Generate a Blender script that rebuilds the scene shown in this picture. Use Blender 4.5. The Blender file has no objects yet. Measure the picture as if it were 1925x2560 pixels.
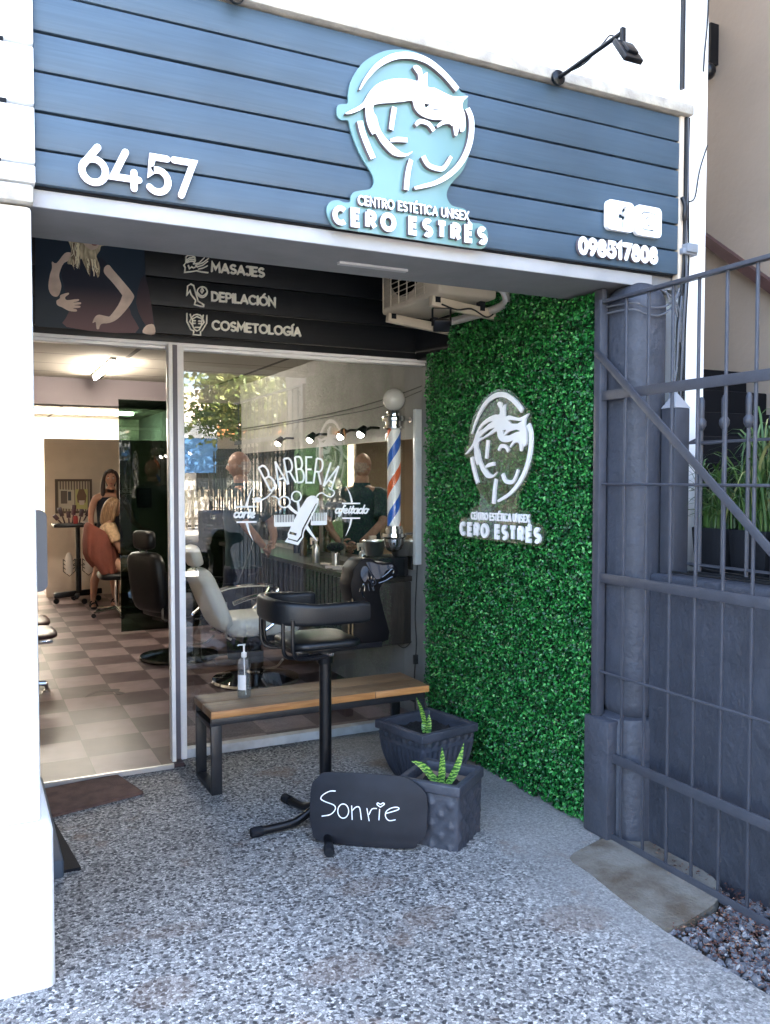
import bpy, bmesh, math, random
import numpy as np
from mathutils import Vector, Matrix
from mathutils.geometry import tessellate_polygon
R = math.radians
random.seed(7); rng = np.random.default_rng(7)
SC = bpy.context.scene; COL = SC.collection
# ---------------------------------------------------------------- camera, sky, sun, exposure
cam = bpy.data.cameras.new('camera'); camo = bpy.data.objects.new('camera', cam); COL.objects.link(camo)
cam.sensor_fit = 'VERTICAL'; cam.sensor_height = 36; cam.lens = 2119 / 2560 * 36
cam.clip_start = .05; cam.clip_end = 400
camo.location = (0, 0, 1.6); camo.rotation_euler = (R(90 - 2.297), 0, R(-26.276))
SC.camera = camo
SUN_EL, SUN_AZ = R(50), R(28)            # the sun stands behind the building, to its right
W = bpy.data.worlds.new('World'); SC.world = W; W.use_nodes = True
nt = W.node_tree; bg = nt.nodes['Background']; sky = nt.nodes.new('ShaderNodeTexSky')
sky.sky_type = 'NISHITA'; sky.sun_disc = False; sky.sun_elevation = SUN_EL; sky.sun_rotation = SUN_AZ
sky.air_density = 1.0; sky.dust_density = 4.0; sky.ozone_density = .6
nt.links.new(sky.outputs[0], bg.inputs[0]); bg.inputs[1].default_value = .15
sl = bpy.data.lights.new('sun', 'SUN'); sl.energy = 5.0; sl.angle = R(.5); sl.color = (1, .95, .86)
so = bpy.data.objects.new('sun', sl); COL.objects.link(so)
sd = Vector((math.sin(SUN_AZ) * math.cos(SUN_EL), math.cos(SUN_AZ) * math.cos(SUN_EL), math.sin(SUN_EL)))
so.rotation_euler = sd.to_track_quat('Z', 'Y').to_euler()
SC.view_settings.view_transform = 'Standard'; SC.view_settings.look = 'None'
SC.view_settings.exposure = 3.92; SC.view_settings.gamma = 1
SC.render.engine = 'CYCLES'
cy = SC.cycles; cy.max_bounces = 10; cy.diffuse_bounces = 4; cy.glossy_bounces = 5; cy.transparent_max_bounces = 12
cy.transmission_bounces = 6; cy.sample_clamp_indirect = 6; cy.use_denoising = True; cy.caustics_reflective = False; cy.caustics_refractive = False
# ---------------------------------------------------------------- helpers
ORG = {}
def V3(p): return Vector((p[0], p[1], p[2]))
class M:
    """collects shapes of one mesh"""
    def __init__(s, side=None): s.v = []; s.f = []; s.m = []; s.eps = 0; s.side = side
    def add(s, vs, fs, mi=0):
        b = len(s.v); s.v += [tuple(v) for v in vs]
        for f in fs: s.f.append(tuple(b + i for i in f)); s.m.append(mi)
    def box(s, x0, x1, y0, y1, z0, z1, mi=0):
        s.add([(x, y, z) for z in (z0, z1) for y in (y0, y1) for x in (x0, x1)],
              [(0, 2, 3, 1), (4, 5, 7, 6), (0, 1, 5, 4), (2, 6, 7, 3), (0, 4, 6, 2), (1, 3, 7, 5)], mi)
    def obox(s, c, size, rot=None, mi=0):
        rot = rot or Matrix.Identity(3); h = [q / 2 for q in size]
        vs = [V3(c) + rot @ Vector((x * h[0], y * h[1], z * h[2])) for z in (-1, 1) for y in (-1, 1) for x in (-1, 1)]
        s.add(vs, [(0, 2, 3, 1), (4, 5, 7, 6), (0, 1, 5, 4), (2, 6, 7, 3), (0, 4, 6, 2), (1, 3, 7, 5)], mi)
    def bar(s, a, b, w, t, up=(0, 0, 1), mi=0):
        """flat bar from a to b, w across up-ish, t thick"""
        a, b = V3(a), V3(b); d = (b - a); L = d.length; d.normalize(); u = V3(up); u = (u - d * u.dot(d)).normalized(); n = d.cross(u)
        s.obox((a + b) / 2, (L, w, t), Matrix((d, u, n)).transposed(), mi)
    def tube(s, path, r, n=8, caps=True, mi=0, flat=1.0):
        P = [V3(p) for p in path]; k = len(P); rs = r if isinstance(r, (list, tuple)) else [r] * k
        T = [(P[min(i + 1, k - 1)] - P[max(i - 1, 0)]).normalized() for i in range(k)]
        a = Vector((0, 0, 1)) if abs(T[0].z) < .9 else Vector((1, 0, 0))
        u = (a - T[0] * a.dot(T[0])).normalized(); vs = []
        for i in range(k):
            u = (u - T[i] * u.dot(T[i])).normalized(); w = T[i].cross(u)
            for j in range(n):
                t = 2 * math.pi * j / n; vs.append(P[i] + (u * math.cos(t) * flat + w * math.sin(t)) * rs[i])
        fs = [(i * n + j, i * n + (j + 1) % n, (i + 1) * n + (j + 1) % n, (i + 1) * n + j) for i in range(k - 1) for j in range(n)]
        if caps: fs += [tuple(range(n))[::-1], tuple((k - 1) * n + j for j in range(n))]
        s.add(vs, fs, mi)
    def lathe(s, prof, c=(0, 0, 0), n=24, rot=None, mi=0, sx=1, sy=1):
        rot = rot or Matrix.Identity(3); vs = []; c = V3(c)
        for r, z in prof:
            for j in range(n):
                t = 2 * math.pi * j / n; vs.append(c + rot @ Vector((r * sx * math.cos(t), r * sy * math.sin(t), z)))
        k = len(prof)
        fs = [(i * n + j, i * n + (j + 1) % n, (i + 1) * n + (j + 1) % n, (i + 1) * n + j) for i in range(k - 1) for j in range(n)]
        if prof[0][0] > 1e-4: fs.append(tuple(range(n))[::-1])
        if prof[-1][0] > 1e-4: fs.append(tuple((k - 1) * n + j for j in range(n)))
        s.add(vs, fs, mi)
    def ball(s, c, r, n=14, m=9, rot=None, mi=0):
        r = r if isinstance(r, (list, tuple)) else (r, r, r); rot = rot or Matrix.Identity(3); c = V3(c)
        vs = [c + rot @ Vector((0, 0, -r[2]))]
        for i in range(1, m):
            p = math.pi * i / m
            for j in range(n):
                t = 2 * math.pi * j / n
                vs.append(c + rot @ Vector((r[0] * math.sin(p) * math.cos(t), r[1] * math.sin(p) * math.sin(t), -r[2] * math.cos(p))))
        vs.append(c + rot @ Vector((0, 0, r[2]))); e = len(vs) - 1
        fs = [(0, 1 + (j + 1) % n, 1 + j) for j in range(n)]
        fs += [(1 + i * n + j, 1 + i * n + (j + 1) % n, 1 + (i + 1) * n + (j + 1) % n, 1 + (i + 1) * n + j) for i in range(m - 2) for j in range(n)]
        fs += [(e, 1 + (m - 2) * n + j, 1 + (m - 2) * n + (j + 1) % n) for j in range(n)]
        s.add(vs, fs, mi)
    def fill(s, loops, fr, h, h0=0., mi=0, back=False):
        """filled outline(s) in frame (O,U,V,N), raised from h0 to h along N; first loop outside, others holes"""
        if not isinstance(loops[0][0], (list, tuple)): loops = [loops]
        O, U, Vv, N = [V3(q) for q in fr]
        pts = [p for l in loops for p in l]
        tri = tessellate_polygon([[Vector((p[0], p[1], 0)) for p in l] for l in loops])
        top = [O + U * p[0] + Vv * p[1] + N * h for p in pts]; bot = [O + U * p[0] + Vv * p[1] + N * h0 for p in pts]
        fs = []
        for t in tri:
            a, b, c = (Vector((pts[i][0], pts[i][1])) for i in t)
            cr = (b - a).cross(c - a)
            if abs(cr) < 1e-12: continue
            fs.append(tuple(t) if cr > 0 else tuple(t)[::-1])
        flip = U.cross(Vv).dot(N) < 0
        if flip: fs = [f[::-1] for f in fs]
        n = len(pts); side = []
        k = 0
        for l in loops:
            for i in range(len(l)):
                a, b = k + i, k + (i + 1) % len(l); side.append((a, b, n + b, n + a))
            k += len(l)
        b0 = len(s.m); s.add(top + bot, fs + side + ([tuple(n + i for i in f[::-1]) for f in fs] if back else []), mi)
        if s.side is not None: s.m[b0 + len(fs):b0 + len(fs) + len(side)] = [s.side] * len(side)
    def ribbon(s, path, w, fr, h, h0=0., closed=False, cap=True, mi=0, smooth=0):
        """stroke of width w (number or third item of each point) along a 2-D path, raised like fill()"""
        s.eps += 1; h = h + (s.eps % 23) * .00006
        P = [Vector((p[0], p[1])) for p in path]; ws = [(p[2] if len(p) > 2 else w) for p in path]
        if smooth and len(P) > 2: P, ws = catmull(P, ws, smooth, closed)
        O, U, Vv, N = [V3(q) for q in fr]; k = len(P)
        if closed and (P[0] - P[-1]).length < 1e-6: P.pop(); ws.pop(); k -= 1
        def off(i):
            a = P[(i - 1) % k] if (closed or i > 0) else None; b = P[(i + 1) % k] if (closed or i < k - 1) else None
            d1 = (P[i] - a).normalized() if a is not None and (P[i] - a).length > 1e-9 else None
            d2 = (b - P[i]).normalized() if b is not None and (b - P[i]).length > 1e-9 else None
            if d1 is None and d2 is None: d1 = d2 = Vector((1, 0))
            if d1 is None: d1 = d2
            if d2 is None: d2 = d1
            n1 = Vector((-d1.y, d1.x)); n2 = Vector((-d2.y, d2.x)); m = n1 + n2
            if m.length < .2: return n1
            m.normalize(); return m / max(.45, m.dot(n1))
        Lf = []; Rt = []
        for i in range(k):
            o = off(i) * ws[i] / 2; Lf.append(P[i] + o); Rt.append(P[i] - o)
        at = lambda p, q: O + U * p.x + Vv * p.y + N * q
        vs = [at(p, h) for p in Lf] + [at(p, h) for p in Rt] + [at(p, h0) for p in Lf] + [at(p, h0) for p in Rt]
        fs = []
        rg = range(k if closed else k - 1)
        for i in rg:
            j = (i + 1) % k
            fs += [(k + i, k + j, j, i), (i, j, 2 * k + j, 2 * k + i), (k + j, k + i, 3 * k + i, 3 * k + j)]
        flip = U.cross(Vv).dot(N) < 0
        if flip: fs = [f[::-1] for f in fs]
        b0 = len(s.m); s.add(vs, fs, mi)
        if s.side is not None:
            for q in range(b0, len(s.m)):
                if (q - b0) % 3: s.m[q] = s.side
        if not closed:
            for e, q in ((0, 1), (k - 1, k - 2)):
                d = (P[e] - P[q]); d = d.normalized() if d.length > 1e-9 else Vector((1, 0)); nrm = Vector((-d.y, d.x)); r = ws[e] / 2
                m_ = 6 if cap else 1
                arc = [P[e] + nrm * r * math.cos(t) + d * r * math.sin(t) * (1 if cap else 0) for t in [math.pi * i / m_ for i in range(m_ + 1)]]
                tv = [at(p, h - .00002) for p in arc] + [at(p, h0) for p in arc]; g = len(arc)
                ff = ([tuple(range(g))[::-1]] if cap else []) + [(i + 1, i, g + i, g + i + 1) for i in range(g - 1)]
                if flip: ff = [f[::-1] for f in ff]
                b0 = len(s.m); s.add(tv, ff, mi)
                if s.side is not None:
                    for q in range(b0 + (1 if cap else 0), len(s.m)): s.m[q] = s.side
    def build(s, name, mats, parent=None, bev=0, seg=2, sm=35, merge=0):
        me = bpy.data.meshes.new(name)
        vs = np.array(s.v, float)
        base = None
        if parent is not None:
            r = parent
            while r.parent: r = r.parent
            vs = vs - np.array(ORG.get(r.name, (0, 0, 0)))
        else:
            base = np.array(((vs[:, 0].min() + vs[:, 0].max()) / 2, (vs[:, 1].min() + vs[:, 1].max()) / 2, vs[:, 2].min())); vs = vs - base
        me.from_pydata([tuple(v) for v in vs], [], s.f)
        if not isinstance(mats, (list, tuple)): mats = [mats]
        for q in mats: me.materials.append(q)
        if len(mats) > 1: me.polygons.foreach_set('material_index', s.m)
        if bev or merge:
            bm = bmesh.new(); bm.from_mesh(me)
            if merge: bmesh.ops.remove_doubles(bm, verts=bm.verts, dist=merge)
            if bev:
                ed = [e for e in bm.edges if len(e.link_faces) == 2 and e.calc_face_angle(0) > R(40)]
                bmesh.ops.bevel(bm, geom=ed, offset=bev, segments=seg, affect='EDGES', clamp_overlap=True, profile=.5)
            bm.to_mesh(me); bm.free()
        me.update()
        if sm: me.shade_smooth(); me.set_sharp_from_angle(angle=R(sm))
        o = bpy.data.objects.new(name, me); COL.objects.link(o)
        if parent is not None: o.parent = parent
        else: o.location = base; ORG[o.name] = tuple(base)
        return o
def catmull(P, ws, n, closed=False):
    k = len(P); out = []; wo = []
    for i in range(k if closed else k - 1):
        p0 = P[(i - 1) % k] if (closed or i > 0) else P[0]; p1 = P[i]; p2 = P[(i + 1) % k]; p3 = P[(i + 2) % k] if (closed or i + 2 < k) else P[-1]
        for j in range(n):
            t = j / n
            out.append(.5 * ((2 * p1) + (p2 - p0) * t + (2 * p0 - 5 * p1 + 4 * p2 - p3) * t * t + (3 * p1 - p0 - 3 * p2 + p3) * t ** 3))
            wo.append(ws[i] * (1 - t) + ws[(i + 1) % k] * t)
    if not closed: out.append(P[-1]); wo.append(ws[-1])
    return out, wo
def smooth2(pts, n=4, closed=True):
    P, _ = catmull([Vector((p[0], p[1])) for p in pts], [0] * len(pts), n, closed); return [(p.x, p.y) for p in P]
def smooth3(pts, n=5):
    P, _ = catmull([V3(p) for p in pts], [0] * len(pts), n); return P
def tag(o, label, cat, group=None, kind=None):
    if kind: o['kind'] = kind
    if label: o['label'] = label; o['category'] = cat
    if group: o['group'] = group
    return o
def thing(name, label, cat, loc=(0, 0, 0), rz=0, group=None, world=True):
    """Empty at a thing's base; world=True: parts are given in world coordinates, else in the thing's own"""
    o = bpy.data.objects.new(name, None); COL.objects.link(o); o.empty_display_size = .1
    o.location = loc; o.rotation_euler = (0, 0, rz); ORG[o.name] = tuple(loc) if world else (0, 0, 0)
    return tag(o, label, cat, group)
def struct(m, name, mt, **k):
    o = m.build(name, mt, **k); o['kind'] = 'structure'; return o
def copy_tree(o, parent=None):
    c = o.copy(); COL.objects.link(c)
    if parent is not None: c.parent = parent
    for ch in [q for q in bpy.data.objects if q.parent == o]: copy_tree(ch, c)
    return c
def rotz(a): return Matrix.Rotation(a, 3, 'Z')
def rotx(a): return Matrix.Rotation(a, 3, 'X')
def roty(a): return Matrix.Rotation(a, 3, 'Y')
def wall_frame(y): return ((0, y, 0), (1, 0, 0), (0, 0, 1), (0, -1, 0))      # u = x, v = z, faces the street
# ---------------------------------------------------------------- materials
def mat(name, col, rough=.5, metal=0., var=0., vscale=6., bump=0., bscale=40., spec=.5, coat=0., emis=None, es=0., sss=0., col2=None, det=6., stretch=None):
    m = bpy.data.materials.new(name); m.use_nodes = True; n = m.node_tree.nodes; l = m.node_tree.links; b = n['Principled BSDF']
    b.inputs['Base Color'].default_value = (*col, 1); b.inputs['Roughness'].default_value = rough; b.inputs['Metallic'].default_value = metal
    b.inputs['Specular IOR Level'].default_value = spec; b.inputs['Coat Weight'].default_value = coat
    if emis: b.inputs['Emission Color'].default_value = (*emis, 1); b.inputs['Emission Strength'].default_value = es
    tc = n.new('ShaderNodeTexCoord'); src = tc.outputs['Object']
    if stretch:
        mp = n.new('ShaderNodeMapping'); mp.inputs['Scale'].default_value = stretch; l.new(src, mp.inputs[0]); src = mp.outputs[0]
    if var or col2:
        t = n.new('ShaderNodeTexNoise'); t.inputs['Scale'].default_value = vscale; t.inputs['Detail'].default_value = det; l.new(src, t.inputs['Vector'])
        r = n.new('ShaderNodeValToRGB'); l.new(t.outputs['Fac'], r.inputs[0])
        c2 = col2 or tuple(max(0, c * (1 - var)) for c in col)
        r.color_ramp.elements[0].position = .35; r.color_ramp.elements[1].position = .65
        r.color_ramp.elements[0].color = (*c2, 1); r.color_ramp.elements[1].color = (*(tuple(min(1, c * (1 + var)) for c in col)), 1)
        l.new(r.outputs[0], b.inputs['Base Color'])
    if bump:
        t2 = n.new('ShaderNodeTexNoise'); t2.inputs['Scale'].default_value = bscale; t2.inputs['Detail'].default_value = 5; l.new(src, t2.inputs['Vector'])
        bp = n.new('ShaderNodeBump'); bp.inputs['Strength'].default_value = bump; bp.inputs['Distance'].default_value = .01
        l.new(t2.outputs['Fac'], bp.inputs['Height']); l.new(bp.outputs[0], b.inputs['Normal'])
    return m
def nodes(m): return m.node_tree.nodes, m.node_tree.links, m.node_tree.nodes['Principled BSDF']
def ramp(n, stops, interp='LINEAR'):
    r = n.new('ShaderNodeValToRGB'); e = r.color_ramp.elements; r.color_ramp.interpolation = interp
    while len(e) < len(stops): e.new(.5)
    for q, (p, c) in zip(e, stops): q.position = p; q.color = (*c, 1)
    return r
def math_(n, l, op, a, b=None, c=None):
    q = n.new('ShaderNodeMath'); q.operation = op
    for i, x in enumerate((a, b, c)):
        if x is None: continue
        if isinstance(x, (int, float)): q.inputs[i].default_value = x
        else: l.new(x, q.inputs[i])
    return q.outputs[0]
def mixc(n, l, fac, a, b, mode='MIX'):
    q = n.new('ShaderNodeMix'); q.data_type = 'RGBA'; q.blend_type = mode
    if isinstance(fac, (int, float)): q.inputs[0].default_value = fac
    else: l.new(fac, q.inputs[0])
    for i, x in ((6, a), (7, b)):
        if isinstance(x, tuple): q.inputs[i].default_value = (*x, 1)
        else: l.new(x, q.inputs[i])
    return q.outputs[2]
def glassy(name, tint=(1, 1, 1), ior=1.5, rough=0., boost=1., haze=0.):
    m = bpy.data.materials.new(name); m.use_nodes = True; n = m.node_tree.nodes; l = m.node_tree.links
    n.remove(n['Principled BSDF']); out = n['Material Output']
    tr = n.new('ShaderNodeBsdfTransparent'); tr.inputs[0].default_value = (*tint, 1)
    gl = n.new('ShaderNodeBsdfGlossy'); gl.inputs['Roughness'].default_value = rough
    fr = n.new('ShaderNodeFresnel'); fr.inputs[0].default_value = ior
    ge = n.new('ShaderNodeNewGeometry'); front = math_(n, l, 'SUBTRACT', 1., ge.outputs['Backfacing'])
    f = math_(n, l, 'MULTIPLY', fr.outputs[0], boost); f = math_(n, l, 'MULTIPLY', math_(n, l, 'MINIMUM', f, 1.), front)
    mx = n.new('ShaderNodeMixShader'); l.new(f, mx.inputs[0]); l.new(tr.outputs[0], mx.inputs[1]); l.new(gl.outputs[0], mx.inputs[2])
    o = mx.outputs[0]
    if haze:
        df = n.new('ShaderNodeBsdfDiffuse'); df.inputs[0].default_value = (*haze[1], 1); m2 = n.new('ShaderNodeMixShader'); m2.inputs[0].default_value = haze[0]
        l.new(o, m2.inputs[1]); l.new(df.outputs[0], m2.inputs[2]); o = m2.outputs[0]
    l.new(o, out.inputs[0]); return m
def wood_paint(name, col, dark, rough=.5, sc=(1.2, 1, 28), bump=.15, knots=True):
    m = mat(name, col, rough); n, l, b = nodes(m); tc = n.new('ShaderNodeTexCoord'); mp = n.new('ShaderNodeMapping'); mp.inputs['Scale'].default_value = sc
    l.new(tc.outputs['Object'], mp.inputs[0]); t = n.new('ShaderNodeTexNoise'); t.inputs['Scale'].default_value = 3.; t.inputs['Detail'].default_value = 8; t.inputs['Distortion'].default_value = .6
    l.new(mp.outputs[0], t.inputs['Vector']); r = ramp(n, [(.3, dark), (.55, col), (.8, tuple(min(1, c * 1.12) for c in col))]); l.new(t.outputs[0], r.inputs[0])
    t3 = n.new('ShaderNodeTexNoise'); t3.inputs['Scale'].default_value = 1.6; l.new(tc.outputs['Object'], t3.inputs['Vector'])
    r3 = ramp(n, [(.35, (.8, .8, .8)), (.65, (1.1, 1.1, 1.1))]); l.new(t3.outputs[0], r3.inputs[0])
    l.new(mixc(n, l, 1., r.outputs[0], r3.outputs[0], 'MULTIPLY'), b.inputs['Base Color'])
    bp = n.new('ShaderNodeBump'); bp.inputs['Strength'].default_value = bump; bp.inputs['Distance'].default_value = .004; l.new(t.outputs[0], bp.inputs['Height']); l.new(bp.outputs[0], b.inputs['Normal'])
    return m
def mat_leaf(name, stops, rough=.4, spec=.5):
    m = mat(name, stops[0][1], rough, spec=spec); n, l, b = nodes(m); g = n.new('ShaderNodeNewGeometry'); r = ramp(n, stops); l.new(g.outputs['Random Per Island'], r.inputs[0])
    l.new(r.outputs[0], b.inputs['Base Color']); return m
WHITE = mat('white_plaster', (.86, .86, .85), .75, bump=.25, bscale=25, var=.03)
WPAINT = mat('white_gloss_paint', (.90, .90, .89), .35, var=.04, vscale=12)
ACRYL = mat('white_acrylic', (.95, .95, .95), .35)
CREAM = mat('cream_acrylic', (.97, .92, .78), .35)
TEAL = mat('teal_acrylic', (.145, .265, .262), .15, spec=.5, coat=.3)
EDGE = mat('shaded_letter_edge', (.13, .105, .115), .7)  # shade on the letter sides, painted in as dark grey-brown
PLANK = wood_paint('blue_grey_painted_wood', (.049, .082, .118), (.042, .072, .105), .5, bump=.08)
BLACKWOOD = wood_paint('black_painted_wood', (.004, .005, .007), (.002, .0025, .003), .55)
LEDGE = mat('weathered_ledge', (.50, .46, .39), .8, bump=.4, bscale=60, col2=(.34, .31, .27), vscale=14)
BEAM = mat('pale_grey_paint', (.40, .40, .415), .6, bump=.15, bscale=30, col2=(.33, .335, .35), vscale=5)
SOFFIT = mat('dark_grey_soffit', (.19, .19, .20), .7, bump=.12, bscale=50, var=.08)
SLATE = mat('slate_grey_plaster', (.042, .046, .060), .6, bump=.7, bscale=34, var=.14, vscale=7)
IRON = mat('dark_grey_painted_iron', (.050, .053, .066), .42, var=.1, vscale=20, bump=.08, bscale=120)
BLACKM = mat('black_painted_steel', (.004, .004, .005), .3, spec=.35, var=.2, vscale=30)
GREYM = mat('charcoal_steel', (.013, .014, .017), .42, var=.15, vscale=14)
LEATHER = mat('black_leatherette', (.003, .0035, .0045), .42, bump=.12, bscale=220, spec=.4)
RUBBER = mat('black_rubber', (.005, .006, .009), .8, spec=.3, bump=.3, bscale=180)
CHROME = mat('chrome', (.85, .85, .86), .08, metal=1)
STEEL = mat('brushed_steel', (.62, .62, .62), .28, metal=1, bump=.05, bscale=200)
WIRE = mat('black_cable', (.004, .004, .005), .55)
GREYWIRE = mat('grey_cable', (.10, .105, .12), .5)
PIPE = mat('cream_plastic_pipe', (.62, .58, .45), .5, var=.12)
BEIGE = mat('beige_wall', (.25, .205, .165), .85, bump=.2, bscale=30, var=.06, vscale=2)
INWALL = mat('warm_plaster', (.64, .57, .49), .8, var=.04)
GREEN = mat('green_wall', (.36, .46, .16), .8, var=.05)
INGREY = mat('grey_plaster', (.27, .265, .26), .8, var=.12, vscale=4, bump=.1)
SOIL = mat('dark_soil', (.012, .009, .008), .95, bump=1., bscale=90, var=.4, vscale=60)
SKIN = mat('skin', (.44, .23, .155), .5, var=.06, vscale=20)
SKIN2 = mat('tanned_skin', (.33, .185, .135), .55, var=.08, vscale=20)
NAVY = mat('navy_cloth', (.008, .011, .020), .85, bump=.3, bscale=30)
TEALCLOTH = mat('teal_blue_shirt_cloth', (.006, .030, .042), .8, bump=.3, bscale=22, var=.2, vscale=8)
DENIM = mat('denim', (.010, .015, .035), .85, var=.25, vscale=30)
RUST = mat('rust_brown_cloth', (.20, .055, .035), .8, bump=.3, bscale=25, var=.15)
CREAMLEATHER = mat('off_white_leatherette', (.74, .74, .70), .32, bump=.06, bscale=140, spec=.5)
WOODTOP = wood_paint('oiled_oak', (.20, .115, .055), (.11, .060, .028), .45, sc=(2, 26, 26), bump=.2)
OAKEDGE = wood_paint('fresh_cut_oak', (.46, .22, .075), (.33, .14, .045), .5, sc=(2, 26, 26), bump=.1)
POT = mat('grey_painted_terracotta', (.046, .049, .063), .55, bump=.35, bscale=45, col2=(.033, .036, .047), vscale=9)
POTIN = mat('bare_terracotta', (.42, .25, .13), .9, col2=(.16, .13, .11), vscale=7, bump=.3)
BOARD = mat('blackboard', (.0055, .006, .0095), .6, spec=.3, col2=(.010, .011, .016), vscale=9, bump=.05)
CHALK = mat('chalk', (.82, .82, .80), .95)
PVC = glassy('clear_plastic', (.93, .95, .96), 1.45, .02, 2.2, haze=(.07, (.8, .85, .9)))
WINGLASS = glassy('window_glass', (.93, .96, .95), 1.5, 0, 4.6)
GREENGLASS = glassy('tinted_green_glass', (.22, .31, .25), 1.5, 0, 1.2)
ACRYLCLEAR = glassy('clear_acrylic', (.78, .84, .76), 1.5, .01, 2.2, haze=(.05, (.35, .42, .28)))
MIRROR = mat('mirror', (.86, .88, .86), .01, metal=1)
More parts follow.
